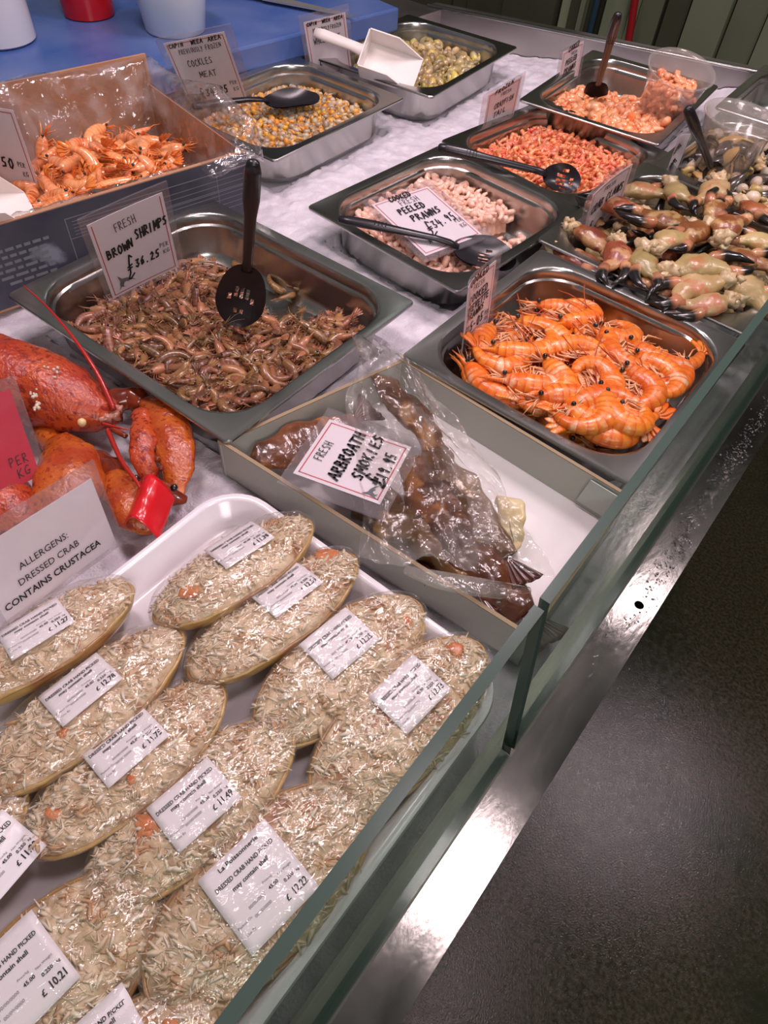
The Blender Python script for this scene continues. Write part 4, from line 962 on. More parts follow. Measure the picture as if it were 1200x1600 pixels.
# ------------------------------------------------------------------ white tray and dressed crabs
tray = empty('white_tray', (-.20, -.03, ZR - .045)); tag(tray, 'large white plastic tray with rounded corners holding the dressed crabs', 'tray')
g = G(); ta, tb = .316, .60
tcx, tcy = -.201, -.037
def TRr(off, r): return [(p[0], p[1]) for p in rrect(ta - 2 * off, tb - 2 * off, r, seg=8)]
loops(g, [(TRr(.012, .030), .012), (TRr(.002, .040), .037), (TRr(-.003, .044), .036), (TRr(-.002, .044), .0405), (TRr(.003, .040), .042), (TRr(.006, .038), .040), (TRr(.016, .030), .016), (TRr(.021, .026), .0135)], cap0=True, cap1=True)
g.v = [(p[0] + tcx + .20, p[1] + tcy + .03, p[2] - .007) for p in g.v]
obj('tray_body', g, M['trayw'], tray, angle=50)
HT, WD, LN = .023, .072, .165
def outline(u):                     # half width of a crab shell along its length, u in -1..1
    return (1 - abs(u) ** 2.5) ** .60 * (1 + .035 * math.sin(u * 5.3 + .8))
def heap(x, y, s, l, w):            # meat surface over the shell rim
    u = max(-1, min(1, y / (l / 2))); hw = outline(u) * w / 2 + 1e-5; v = max(-1, min(1, x / hw))
    return HT + .0135 * (1 - v * v) ** .6 * (1 - abs(u) ** 3) ** .6 + .0034 * noise.noise(Vector((x * 70, y * 55, s))) + .0024 * noise.noise(Vector((x * 190, y * 150, s + 4)))
def crab(cx, cy, l, w, ang, tiltx, tilty, seed, price, label, lab=None, zoff=0., big=False, lab_size=(.052, .050), roes=()):
    base = ZR - .037 + zoff
    Mx = Matrix.Translation((cx, cy, base)) @ Matrix.Rotation(ang, 4, 'Z') @ Matrix.Rotation(tilty, 4, 'Y') @ Matrix.Rotation(tiltx, 4, 'X')
    r = empty('dressed_crab', M=Mx); tag(r, label, 'dressed crab', 'wrapped dressed crabs on the tray')
    # shell: boat shaped with a rolled rim
    g = G(); nu, nv = 36, 12
    def sh(a, b):
        th = a * 2 * math.pi; u = math.cos(th); y = u * l / 2; sgn = 1 if math.sin(th) >= 0 else -1
        hw = outline(u) * w / 2 * sgn; k = math.sin(b * math.pi / 2) ** .55; z = HT * (1 - math.cos(b * math.pi / 2) ** 1.0) if b < 1 else HT
        return (hw * k, y * (.30 + .70 * k), HT * b ** 1.5)
    grid(g, 48, 9, sh)
    ring = []
    for i in range(49):
        th = i / 48 * 2 * math.pi; u = math.cos(th); sgn = 1 if math.sin(th) >= 0 else -1; ring.append((outline(u) * w / 2 * sgn, u * l / 2, HT + .0006 * math.sin(i * 2.1)))
    tube(g, ring, .0016, 6, cap=False); obj('shell', g, M['shellc'], r)
    # meat heap
    g = G()
    def mt(a, b):
        u = -1 + 2 * a; hw = outline(u) * w / 2 * .985; x = (b * 2 - 1) * hw; y = u * l / 2 * .985; return (x, y, heap(x, y, seed, l, w) if 0 < a < 1 and 0 < b < 1 else HT)
    grid(g, 96, 46, mt); obj('meat', g, M['meat'], r)
    rd = random.Random(seed); fl = G(); lq = Mx.inverted() @ lab if lab else None
    for k in range(1050):
        u = rd.uniform(-.93, .93); hw = outline(u) * w / 2 * .93; x = rd.uniform(-1, 1) * hw; y = u * l / 2; z = heap(x, y, seed, l, w) - .0002
        s = rd.uniform(.0018, .0062) * (1.4 if rd.random() < .12 else 1); wd_ = rd.choice((.0004, .0005, .0007, .0009, .0012, .0020)) * rd.uniform(.8, 1.2)
        if lab and abs(y - lq.y) < lab_size[0] / 2 and abs(x - lq.x) < lab_size[1] / 2: continue
        a = rd.uniform(0, 6.28) if rd.random() < .6 else rd.gauss(.8, .5); q = rd.uniform(-.35, .35)
        d = Vector((math.cos(a), math.sin(a), q)); p = Vector((x, y, z)); bd = Vector((rd.uniform(-1, 1), rd.uniform(-1, 1), .6)) * .0009
        tube(fl, [p - d * s, p + bd, p + d * s], [(wd_ * .5, wd_ * .3), (wd_, wd_ * .5), (wd_ * .4, wd_ * .3)], 4, mi=1 if k % 4 == 0 else 0)
    tag(obj('meat_flakes', fl, [M['flake'], M['flake2']], r), kind='stuff')
    if roes:
        ro = G()
        for (x, y, s) in roes:
            for k in range(5): 
                xx, yy = x * w / 2 + rd.uniform(-.4, .4) * s, y * l / 2 + rd.uniform(-.4, .4) * s; ball(ro, (xx, yy, heap(xx, yy, seed, l, w) + .0002), (s * .7, s * .5, s * .16), 0, 9, 5, jit=1.1)
        obj('roe', ro, M['roe'], r)
    # printed label
    if lab:
        inv = Mx.inverted(); lp = inv @ lab; lw, lh = lab_size
        def surf(px, py, off=0):
            # text reads along +Y, its top toward -X
            x = lp.x - (py - lh / 2); y = lp.y + (px - lw / 2)
            hwid = outline(max(-1, min(1, y / (l / 2)))) * w / 2
            v = max(-1.0, min(1.0, x / (hwid + 1e-5))); k = .0135 * max(0, 1 - v * v) ** .5
            z = HT + .0008 + k * .55 + .0085 + off
            return (x, y, z)
        g = G(); n = 10
        def lf(a, b):
            px, py = a * lw, b * lh; ex_ = min(px, lw - px); 
            return surf(px, py, 0)
        shell(g, n, n, lf, .0003); obj('label', g, M['paper2'], r)
        t = G(); s2 = lambda x, y, off: surf(x, y, .0004)
        if big: put(t, print_text('La Poissonnerie', .0042, lw * .52, lh * .88, 'CENTER', .02, 1.15), s2)
        put(t, print_text('DRESSED CRAB HAND PICKED', .0040, lw * .50, lh * .73, 'CENTER', .02, .82), s2)
        put(t, print_text('may contain shell', .0040, lw * .50, lh * .62, 'CENTER', .02, 1.0), s2)
        put(t, print_text('£', .0052, lw * .66, lh * .13, 'CENTER', .02), s2)
        put(t, print_text(price, .0066, lw * .84, lh * .13, 'CENTER', .025, .80), s2)
        put(t, print_text('kg', .0024, lw * .93, lh * .30, 'CENTER', .01), s2); put(t, print_text('0.250', .0032, lw * .80, lh * .30, 'CENTER', .02), s2); put(t, print_text('45.00', .0032, lw * .62, lh * .36, 'CENTER', .02), s2)
        obj('bold_print', t, M['ink'], r, smooth=False)
        t = G()
        put(t, print_text('Net Weight', .0022, lw * .82, lh * .41, 'CENTER'), s2); put(t, print_text('Price/kg', .0022, lw * .60, lh * .46, 'CENTER'), s2)
        put(t, print_text('Packed On', .0024, lw * .14, lh * .28, 'CENTER'), s2); put(t, print_text('Use By', .0024, lw * .14, lh * .17, 'CENTER'), s2)
        put(t, print_text('00/00/0000', .0028, lw * .38, lh * .36, 'CENTER'), s2); put(t, print_text('00/00/0000', .0028, lw * .38, lh * .25, 'CENTER'), s2)
        obj('fine_print', t, M['inkg'], r, smooth=False)
    # cling film stretched over everything
    g = G()
    def fm(a, b):
        u = -1 + 2 * a; uu = max(-1, min(1, u)); hw = outline(uu) * w / 2 + .0022; v = (b * 2 - 1); x = v * hw; y = u * (l / 2 + .003)
        k = max(0, 1 - v * v) ** .45 * max(0, 1 - abs(u) ** 3) ** .5
        wr = .0013 * noise.noise(Vector((x * 130 + y * 60, y * 80, seed))) + .0010 * noise.noise(Vector((x * 260, y * 40, seed + 9)))
        return (x, y, HT + .0022 + .0165 * k * .92 + (.0030 if k > .3 else .0) * k + wr)
    grid(g, 60, 30, fm)
    def fs(a, b):
        th = a * 2 * math.pi; u = math.cos(th); sgn = 1 if math.sin(th) >= 0 else -1; hw = (outline(u) * w / 2 + .0022) * sgn; k = 1 - .45 * b
        wr = .0016 * noise.noise(Vector((math.cos(th) * 5, math.sin(th) * 9, seed + b * 3)))
        return (hw * k + wr, u * (l / 2 + .003) * (1 - .3 * b), (HT + .0022) * (1 - b) + .0005)
    grid(g, 60, 5, fs); obj('cling_film', g, M['film'], r)
    return r
def endpts(p, q, h=-.012):
    a, b = at(*p, h), at(*q, h); d = b - a; return (a.x + b.x) / 2, (a.y + b.y) / 2, d.length, math.atan2(d.y, d.x) - math.pi / 2
cr = [
 ((252, 985), (490, 825), .076, 17, 'a', '11.38', (374, 851), 'wrapped dressed crab at the back of the row nearest the brown carton, leftmost of four', (( .1, -.55, .010),)),
 ((306, 1072), (558, 878), .074, 15, 'b', '12.59', (447, 922), 'dressed crab second from left in the row by the carton, orange roe at its tip', ((-.3, .78, .012),)),
 ((403, 1150), (650, 940), .078, -5, 'c', '12.25', (530, 1004), 'wrapped dressed crab third from the left in the row by the carton', ((.2, .72, .007),)),
 ((492, 1262), (745, 1005), .082, -6, 'd', '12.73', (640, 1084), 'wrapped dressed crab priced £12.73 beside the glass in the row by the carton', ((-.2, .75, .007),)),
 ((-75, 1110), (214, 928), .074, 17, 'e', '11.27', (58, 985), 'wrapped dressed crab priced £11.27 in front of the allergen sign', ()),
 ((-20, 1248), (290, 995), .076, 14, 'f', '12.78', (127, 1077), 'wrapped dressed crab priced £12.78 at the left', ((.4, -.3, .005),)),
 ((55, 1340), (352, 1080), .074, 12, 'g', '11.75', (196, 1164), 'wrapped dressed crab priced £11.75, third in the middle row', ((-.1, -.72, .006), (.5, -.1, .005))),
 ((148, 1412), (456, 1140), .076, 8, 'h', '11.49', (304, 1256), 'wrapped dressed crab priced £11.49 with an orange patch left of its label', ((-.25, -.38, .011),)),
 ((232, 1560), (562, 1235), .086, -4, 'i', '12.22', (404, 1381), 'wrapped dressed crab beside the glass with the largest label, priced £12.22', ()),
]
for i, (p, q, w, tl, k, price, lb, label, ro) in enumerate(cr):
    cx, cy, l, an = endpts(p, q); crab(cx, cy, l, w, an, R_(0), R_(-tl), 3 + i * 5, price, label, at(*lb, .004), big=(k == 'i'), lab_size=(.054, .056) if k == 'i' else (.050, .040), roes=ro, zoff=.001 + abs(math.sin(R_(tl))) * w * .30)
jx = at(-55, 1330, -.012); crab(jx.x, jx.y - .03, .160, .074, .12, 0, R_(-4), 71, '11.90', 'wrapped dressed crab cut off by the left edge of the picture, low down', at(-15, 1345, .004), lab_size=(.050, .040))
kx = at(105, 1520, -.012); crab(kx.x - .006, kx.y - .014, .168, .084, -.05, 0, R_(4), 82, '10.21', 'wrapped dressed crab priced £10.21 at the bottom left corner', at(18, 1535, .006), lab_size=(.054, .052), roes=((-.4, .78, .006),))
lx = at(225, 1620, -.012); crab(lx.x + .008, lx.y - .042, .160, .080, -.15, 0, R_(0), 93, '11.60', 'wrapped dressed crab at the very bottom edge, only its orange flecked end showing', at(150, 1640, .004), lab_size=(.050, .040), roes=((.2, .8, .007), (-.1, .7, .006)))

# ------------------------------------------------------------------ carton of smoked fish
cart = empty('fish_carton', (-.21, .39, ZR - .05)); tag(cart, 'shallow grey and white cardboard carton holding the smoked fish', 'carton')
Lc, Tc, Bc, Rc = at(340, 690, -.006), at(628, 560, -.006), at(828, 998, -.006), at(985, 775, -.006)
inv = Matrix.Translation((.21, -.39, -(ZR - .05)))
zb = ZR - .056
def wallseg(name, p, q, m, t=.004, drop=0):
    d = (q - p).normalized(); n = Vector((-d.y, d.x, 0)) * t
    g = G(); b = [Vector((v.x, v.y, zb)) for v in (p, q, q + n, p + n)]; tt = [Vector((v.x, v.y, ZR - .006 - drop)) for v in (p, q, q + n, p + n)]
    hexa(g, b, tt, 0); hexa(g, [v + Vector((0, 0, .0001)) for v in tt], [v + Vector((0, 0, .0012)) for v in tt], 1)
    o = obj(name, g, [m, M['card_edge']], smooth=False); o.parent = cart; o.matrix_parent_inverse = inv; return o
wallseg('side_wall', Lc, Bc, M['carton']); wallseg('side_wall', Bc, Rc, M['carton'], drop=.001); wallseg('side_wall', Rc, Tc, M['carton']); wallseg('side_wall', Tc, Lc, M['carton'], drop=.002)
g = G(); hexa(g, [Vector((v.x, v.y, zb)) for v in (Lc, Bc, Rc, Tc)], [Vector((v.x, v.y, zb + .003)) for v in (Lc, Bc, Rc, Tc)])
o = obj('carton_floor', g, M['cartonf'], smooth=False); o.parent = cart; o.matrix_parent_inverse = inv
g = G(); d = (Tc - Rc).normalized(); n = Vector((d.y, -d.x, 0)) * -.0075; p0 = Rc + n * .75
hexa(g, [Vector((v.x, v.y, ZR - .045)) for v in (p0, p0 + d * .045, p0 + d * .045 + n * .15, p0 + n * .15)], [Vector((v.x, v.y, ZR - .009)) for v in (p0, p0 + d * .040, p0 + d * .040 + n * .15, p0 + n * .15)])
o = obj('corner_tab', g, mat('pale_tab', (.52, .56, .52), rough=.5), smooth=False); o.parent = cart; o.matrix_parent_inverse = inv
def smokie(pa, pb, ha, hb, r, label, seed, m='fish', tail=True):
    a, b = at(*pa, ha), at(*pb, hb); d = b - a; L = d.length; rd = random.Random(seed)
    Mx = frame(a, d, z=(rd.uniform(-.4, .4), rd.uniform(-.4, .4), 1))
    ro = empty('smoked_fish', M=Mx); tag(ro, label, 'smoked fish', 'smoked fish in the carton')
    g = G(); n = 44; pts = []; rr = []
    for i in range(n):
        s = i / (n - 1); q = math.sin(math.pi * min(1, s * .82 + .10)) ** .7 * (1 + .12 * noise.noise(Vector((s * 9, seed, 0)))); pts.append((s * L * .9, .012 * math.sin(s * 3 + seed), .004 * math.sin(s * 5))); rr.append((r * q, r * q * .50))
    tube(g, pts, rr, 26)
    g.v = [tuple(Vector(p) + Vector((0, .007 * noise.noise(Vector(p) * 40), .006 * noise.noise(Vector(p) * 45 + Vector((seed, 0, 0))) + .0045 * abs(noise.noise(Vector((p[0] * 60, p[1] * 150, p[2] * 100 + seed))))))) for p in g.v]
    obj('body', g, M[m], ro)
    if tail:
        g = G()
        e = Vector(pts[-1]) - Vector((.006, 0, 0))
        def tf(a, b):
            a_ = R_(-34 + 68 * a); l_ = r * (.15 + 1.45 * b * (1 - .22 * (1 - abs(2 * a - 1)))); return e + Vector((math.cos(a_) * l_, math.sin(a_) * l_, .0012 * math.sin(a * 40) * b + .002))
        shell(g, 24, 8, tf, .0016)
        obj('tail_fin', g, M['fishd'], ro)
smokie((470, 690), (690, 880), -.028, -.03, .026, 'dark smoked fish lying along the carton side next to the crab tray', 1)
smokie((410, 740), (560, 630), -.032, -.028, .024, 'brown smoked fish in the corner under the large shrimp pan', 2)
smokie((640, 720), (850, 985), -.018, -.035, .030, 'biggest smoked fish in the bag, dark tail reaching the carton corner', 3)
smokie((690, 700), (790, 900), -.012, -.024, .026, 'smoked fish on top in the middle of the clear bag', 4)
smokie((605, 590), (700, 760), -.012, -.022, .020, 'golden smoked fish at the narrow top of the bag', 5, tail=False)
smokie((560, 790), (760, 930), -.02, -.03, .028, 'smoked fish under the price card and the fold of the bag', 6)
smokie((765, 790), (812, 862), -.030, -.036, .015, 'pale yellow split fish piece on the white carton floor', 7, m='fishb', tail=False)
# the bag
g = G()
c4 = [at(548, 520, .012), at(655, 585, .006), at(872, 905, -.018), at(560, 872, -.002)]
def bagf(u, v):
    p = c4[0].lerp(c4[1], u).lerp(c4[3].lerp(c4[2], u), v)
    e = .010 * noise.noise(Vector((u * 2.2, v * 5, 1))); 
    x = p.x + .016 * noise.noise(Vector((u * 3, v * 4, 7))) * (1 if min(u, v, 1 - u, 1 - v) < .1 else .6)
    y = p.y + .014 * noise.noise(Vector((u * 4, v * 3, 11)))
    rid = abs(noise.noise(Vector((u * 5 + v * 2, v * 3, 5)))); rid2 = abs(noise.noise(Vector((u * 9 - v * 4, v * 7, 9))))
    z = p.z + .022 * math.sin(math.pi * u) * math.sin(math.pi * min(1, v * 1.05)) ** .6 + .020 * rid + .009 * rid2 + .004 * noise.noise(Vector((u * 26, v * 26, 2)))
    return (x, y, max(z, ZR - .048))
grid(g, 90, 110, bagf)
# rolled lower hem of the bag
hem = [at(u, v, h) for (u, v, h) in ((632, 890, .002), (680, 905, .004), (730, 915, .003), (780, 922, .002), (828, 922, -.004))]
tube(g, hem, [(.004, .003), (.009, .005), (.010, .005), (.009, .005), (.003, .002)], 10)
tube(g, [at(560, 530, .018), at(572, 548, .020), at(590, 556, .016)], [(.006, .006), (.012, .008), (.007, .005)], 10)
tag(obj('plastic_bag', g, M['bag']), 'crumpled clear plastic bag spread over the smoked fish', 'bag')

# ------------------------------------------------------------------ cardboard box of shell-on prawns
fr, fl_ = at(385, 238, .05), at(0, 352, .05); dd = (fr - fl_).normalized(); nn = Vector((-dd.y, dd.x, 0))      # nn points to the back
W0 = .50; DP = .270; BH = .102; bx = empty('prawn_box', (fr.x, fr.y, ZR + .05 - BH)); tag(bx, 'brown cardboard box printed dark blue outside, lined with clear film and filled with prawns', 'box')
X_ = -dd; Y_ = nn
MBX = Matrix(((X_.x, Y_.x, 0, fr.x), (X_.y, Y_.y, 0, fr.y), (0, 0, 1, ZR + .05 - BH), (0, 0, 0, 1)))
bx.matrix_world = MBX
g = G(); box(g, (0, 0, 0), (W0, .004, BH)); obj('printed_front', g, M['navy'], bx, smooth=False)
g = G(); box(g, (0.0, .0041, .0), (W0, .0062, BH - .001)); box(g, (0, .0005, BH), (W0, .0060, BH + .0012)); obj('inner_front', g, M['card_in'], bx, smooth=False)
g = G(); box(g, (0, .004, 0), (.004, DP, BH)); obj('side_panel', g, M['navy'], bx, smooth=False)
g = G(); box(g, (.004, .004, 0), (.006, DP, BH + .001)); obj('inner_side', g, M['card_in'], bx, smooth=False)
g = G(); box(g, (0, DP, 0), (W0, DP + .004, BH + .040)); obj('back_panel', g, M['card_in'], bx, smooth=False)
g = G(); box(g, (W0 - .004, 0, 0), (W0, DP, BH)); obj('side_panel', g, M['card_in'], bx, smooth=False)
g = G(); box(g, (0, 0, -.003), (W0, DP, .0)); obj('box_floor', g, M['card_in'], bx, smooth=False)
g = G(); rd = random.Random(4)
for k in range(6):               # printed but unreadable text block and table on the front
    y = .070 - k * .0085; x = .285 + rd.uniform(0, .01)
    while x < .372 - k * .004: w = rd.uniform(.006, .016); g.add([(x, -.0004, y), (x + w, -.0004, y), (x + w, -.0004, y + .0038), (x, -.0004, y + .0038)], [(0, 1, 2, 3)]); x += w + .003
for (a, b, c, d) in ((.0, .262, .086, .0872), (.0, .262, .060, .0610), (.262, .2632, .012, .0872), (.15, .1508, .012, .0872), (.05, .0508, .03, .0872)):
    g.add([(a, -.0004, c), (b, -.0004, c), (b, -.0004, d), (a, -.0004, d)], [(0, 1, 2, 3)])
for k in range(5): 
    y = .064 + k * .0042; g.add([(.165, -.0004, y), (.255, -.0004, y), (.255, -.0004, y + .001), (.165, -.0004, y + .001)], [(0, 1, 2, 3)])
for k in range(7):
    y = .034 + k * .007; g.add([(.01, -.0004, y), (.14, -.0004, y), (.14, -.0004, y + .0009), (.01, -.0004, y + .0009)], [(0, 1, 2, 3)])
obj('box_print', g, mat('grey_box_print', (.20, .21, .24), rough=.5), bx, smooth=False)
# film liner: runs round the mouth of the box, from low inside, up over the edge and a little down outside
g = G()
per = [(W0, 0), (0, 0), (0, DP), (W0, DP)]
def linef(u, v):
    s = u * (W0 + DP + W0)
    if s < W0: px, py, nx_, ny_ = W0 - s, 0, 0, 1
    elif s < W0 + DP: px, py, nx_, ny_ = 0, s - W0, 1, 0
    else: px, py, nx_, ny_ = s - W0 - DP, DP, 0, -1
    for cx_, cy_, sc in ((0, 0, 1), (0, DP, 1)):     # soften corners
        dx, dy = px - cx_, py - cy_; q = math.hypot(dx, dy)
        if q < .05: k = (1 - q / .05) * .5; nx_, ny_ = nx_ * (1 - k) + (1 if cx_ == 0 else -1) * k, ny_ * (1 - k) + (1 if cy_ == 0 else -1) * k
    front = s < W0
    ridge = .010 * noise.noise(Vector((s * 14, v * 2.5, 0))) + .006 * abs(noise.noise(Vector((s * 40, v * 5, 3)))) + .003 * noise.noise(Vector((s * 90, v * 20, 5)))
    lift = (.0 if front else .030) * (1 + .6 * noise.noise(Vector((s * 6, 0, 2)))) + (.02 if abs(s - W0 - .06) < .12 else 0) * (1 - abs(s - W0 - .06) / .12)
    top = BH + lift
    if v < .55: t = v / .55; off = .012 + .022 * (1 - t) + ridge * (1 - .5 * t); z = .030 + (top - .030) * t
    elif v < .7: t = (v - .55) / .15; off = .012 * (1 - t) - .012 * t + ridge * .6; z = top + .004 * math.sin(t * math.pi) + abs(ridge) * .6
    else: t = (v - .7) / .3; off = -.012 - .010 * math.sin(t * 2) + ridge * .8; z = top - t * (.012 if front else .055 + .03 * noise.noise(Vector((s * 8, 0, 9))))
    if s < W0 - .07 and v > .55: off = .0075; z = BH - .004 + .002 * noise.noise(Vector((s * 60, v * 9, 1)))
    elif front and off < .002: off = min(off, -.0015)
    return (px + nx_ * off, py + ny_ * off, z)
grid(g, 320, 40, linef); obj('film_liner', g, M['liner'], bx)
# prawns in the box
SP = []
for i, (L, r, c) in enumerate(((.078, .0090, 120), (.072, .0094, 160), (.082, .0086, 90), (.070, .0092, 190))):
    P = prawn(L, r, c, 50 + i, det=2); SP.append({k: v.mesh('shell_prawn_' + k, M[m]) for (k, v), m in zip(P.items(), ('cold', 'coldo', 'eye', 'coldo', 'pant'))}); 
def shell_prawn(i, Mx, label, group):
    r = empty('shell_on_prawn', M=Mx); tag(r, label, 'prawn', group)
    for k, me in SP[i].items():
        if k != 'antenna': link({'body': 'body', 'tail_fan': 'tail_fan', 'eye': 'eyes', 'leg': 'legs'}[k], me, r)
rd = random.Random(31)
def hbox(x, y): return .032 + .034 * math.exp(-((x - .15) ** 2 / .020 + (y - .12) ** 2 / .016)) + .018 * math.exp(-((x - .28) ** 2 / .01 + (y - .05) ** 2 / .008))
rows = {}
ORD = ['leftmost', 'second from the left', 'third from the left', 'fourth from the left', 'fifth from the left', 'sixth from the left', 'seventh from the left', 'eighth from the left', 'ninth from the left', 'tenth from the left', 'eleventh from the left', 'twelfth from the left', 'thirteenth from the left']
def boxlab(x, y):
    k = int(y / .055); rows[k] = rows.get(k, -1) + 1
    return 'shell-on prawn %s in the %s row of the film lined box' % (ORD[min(rows[k], 12)], ['front', 'second', 'third', 'fourth', 'rear'][min(k, 4)])
for lay in range(3):
    def ins(r): 
        x, y = r.uniform(.045, .40), r.uniform(.040, .225)
        if x > .30 and y > .18: return None
        return (x, y)
    for qn, (x, y) in enumerate(sorted(darts(rd, 42, ins, .0235), key=lambda p: (int(p[1] / .055), -p[0]))):
        z = hbox(x, y) + (lay - 2) * .011
        if z < .008: continue
        shell_prawn(rd.randrange(4), MBX @ tmat(rd, x, y, z + .014, 22), (boxlab(x, y) if lay == 2 else 'shell-on prawn partly covered by others in the film lined box'), 'shell-on prawns on top in the box' if lay == 2 else 'shell-on prawns below the top ones in the box')

# ------------------------------------------------------------------ spoons and scoops
def spoon(tip, end, z, label, bw=.030, bl=.080, slots=True, hw=.0065, name='slotted_spoon', neck=None):
    """tip of the bowl, end of the handle, direction the hollow of the bowl faces"""
    tip, end = Vector(tip), Vector(end); L = (end - tip).length; Mx = frame(tip, (neck or end) - tip, z=z)
    r = empty(name, M=Mx); tag(r, label, 'spoon')
    g = G(); nx, ny = 34, 30
    def inside_slot(x, y):
        if not slots: return False
        for (sx, sy, a, b) in ((bl * .50, 0, .016, .0021), (bl * .50, .0065, .015, .0021), (bl * .50, -.0065, .015, .0021), (bl * .42, .0135, .009, .0020), (bl * .42, -.0135, .009, .0020), (bl * .22, .0035, .006, .0020), (bl * .22, -.0035, .006, .0020)):
            if abs(x - sx) < a / 2 and abs(y - sy) < b: return True
        return False
    def wid(u): return bw * math.sqrt(max(0, 1 - ((u - .46) / .47) ** 2)) if u < .46 else max(bw * math.sqrt(max(0, 1 - ((u - .46) / .56) ** 2)), .006)
    def bf(off):
        def f(a, b):
            u = a; wv = max(wid(u), .0005); y = (b * 2 - 1) * wv; x = u * bl
            z_ = -.013 * (1 - (abs(y) / bw) ** 2) * math.sin(math.pi * min(1, max(0, u * .9 + .05))) ** .8 - off
            return (x, y, z_)
        return f
    def keep(a, b): x = a * bl; y = (b * 2 - 1) * wid(a); return not inside_slot(x, y)
    n0 = len(g.v); grid(g, nx * 2, ny * 2, bf(0), keep=keep); grid(g, nx * 2, ny * 2, bf(.0016), keep=keep)
    obj('bowl', g, M['black'], r)
    g = G(); pts = [(bl * .93, 0, -.003), (bl * 1.08, 0, .001), (bl * 1.3, 0, .003), (L * .66, 0, .003), (L * .80, 0, .003), (L * .94, 0, .002), (L - .002, 0, .001), (L, 0, .001)]
    tube(g, pts, [(.006, .0025), (.0055, .0035), (.0052, .0036), (.0062, .0042), (hw * 1.25, .0050), (hw * 1.2, .0052), (hw * .9, .0045), (hw * .4, .002)], 12, up=(0, 0, 1))
    if neck:
        e_ = Mx.inverted() @ end; n_ = Vector((bl * .93, 0, -.003)); g = G()
        pts = [n_, n_.lerp(e_, .04) + Vector((0, 0, .001)), n_.lerp(e_, .15), n_.lerp(e_, .55), n_.lerp(e_, .70), n_.lerp(e_, .93), n_.lerp(e_, .99), e_]
        tube(g, pts, [(.0065, .0025), (.0060, .0035), (.0056, .0038), (.0064, .0042), (hw * 1.3, .0050), (hw * 1.25, .0052), (hw * .9, .0045), (hw * .4, .002)], 12, up=(0, 0, 1))
    obj('handle', g, M['black'], r)
    if neck: return r
    g = G(); ball(g, (L - .011, 0, .0035), (.0042, .0026, .003), 0, 10, 6); obj('hanging_hole', g, M['ink'], r)
    g = G()
    for i in range(4):
        for j in (-1, 0, 1): ball(g, (L * .74 + i * .005, j * .0032, .0078), .0008, 0, 6, 4)
    obj('grip_dots', g, M['ink'], r)
    return r
t0 = at(366, 512, -.028); e0 = at_len(t0, 396, 252, .255); vw = CAMP - t0
n0_ = at_len(t0, 386, 424, .078); spoon(t0, at_len(n0_, 396, 252, .17), vw, 'black slotted spoon standing upright in the brown shrimps', bw=.0285, bl=.082, neck=n0_)
t0 = at(808, 402, -.018); spoon(t0, at(528, 343, .010), (0.1, -.1, 1), 'black slotted spoon resting across the pan of peeled prawns', bw=.033, bl=.088)
t0 = at(908, 284, -.014); spoon(t0, at(684, 230, .016), (.5, -.6, .7), 'black slotted spoon lying across two pans into the crayfish tails', bw=.021, bl=.060)
t0 = at(928, 155, -.022); spoon(t0, at_len(t0, 966, 20, .25), (.3, -.7, .5), 'dark grey spoon standing in the king prawns by the far wall', bw=.022, bl=.05, slots=False, name='serving_spoon')
t0 = at(1118, 280, -.02); spoon(t0, at_len(t0, 1073, 168, .21), (.1, -.8, .5), 'black spoon leaning on the clear tub of mussels', bw=.016, bl=.04, slots=False, name='serving_spoon')
t0 = at(498, 146, .002); spoon(t0, at(300, 168, .01), (.1, -.2, 1), 'black spoon lying on the cockles, its bowl to the right', bw=.026, bl=.10, slots=False, name='serving_spoon')

def scoop(M4, label, s=1.):
    r = empty('plastic_scoop', M=M4); tag(r, label, 'scoop')
    g = G(); Lb, Wb, Hb = .125 * s, .080 * s, .045 * s; t = .0022
    # open box with slanted mouth; x = outward, y = width, z = up
    def plate(pts, n_): 
        n_ = Vector(n_) * t; p = [Vector(q) for q in pts]; k = len(p); vs = p + [q + n_ for q in p]
        g.add(vs, [tuple(range(k)), tuple(reversed(range(k, 2 * k)))] + [(i, k + i, k + (i + 1) % k, (i + 1) % k) for i in range(k)])
    plate([(0, -Wb / 2, 0), (Lb, -Wb / 2 * .95, 0), (Lb, Wb / 2 * .95, 0), (0, Wb / 2, 0)], (0, 0, -1))
    for sg in (-1, 1): plate([(0, sg * Wb / 2, 0), (Lb, sg * Wb / 2 * .95, 0), (Lb * .55, sg * Wb / 2, Hb), (0, sg * Wb / 2, Hb)], (0, sg, 0))
    plate([(0, -Wb / 2, 0), (0, Wb / 2, 0), (0, Wb / 2, Hb), (0, -Wb / 2, Hb)], (-1, 0, 0))
    obj('scoop_bowl', g, M['scoop'], r, smooth=False)
    g = G(); tube(g, [(-.001, 0, Hb * .55), (-.012 * s, 0, Hb * .62), (-.03 * s, 0, Hb * .72), (-.10 * s, 0, Hb * .80), (-.120 * s, 0, Hb * .80)], [(.020 * s, .014 * s), (.013 * s, .008 * s), (.0115 * s, .007 * s), (.0125 * s, .0075 * s), (.010 * s, .005 * s)], 12)
    obj('handle', g, M['scoop'], r)
    return r
pa, pb = at(575, 88, .012), at(672, 125, .0); d = pb - pa
scoop(frame(at(572, 92, .016), at(660, 122, .002) - at(572, 92, .016), z=(.35, -.65, .85)), 'white plastic scoop lying in the whelks with its handle over the pan edge', .80)
scoop(frame(MBX @ Vector((.395, .052, .104)), -X_ * 1 + Vector((0, 0, -.25)), z=(.3, -.2, 1)), 'cream plastic scoop lying in the left front corner of the prawn box', .95)

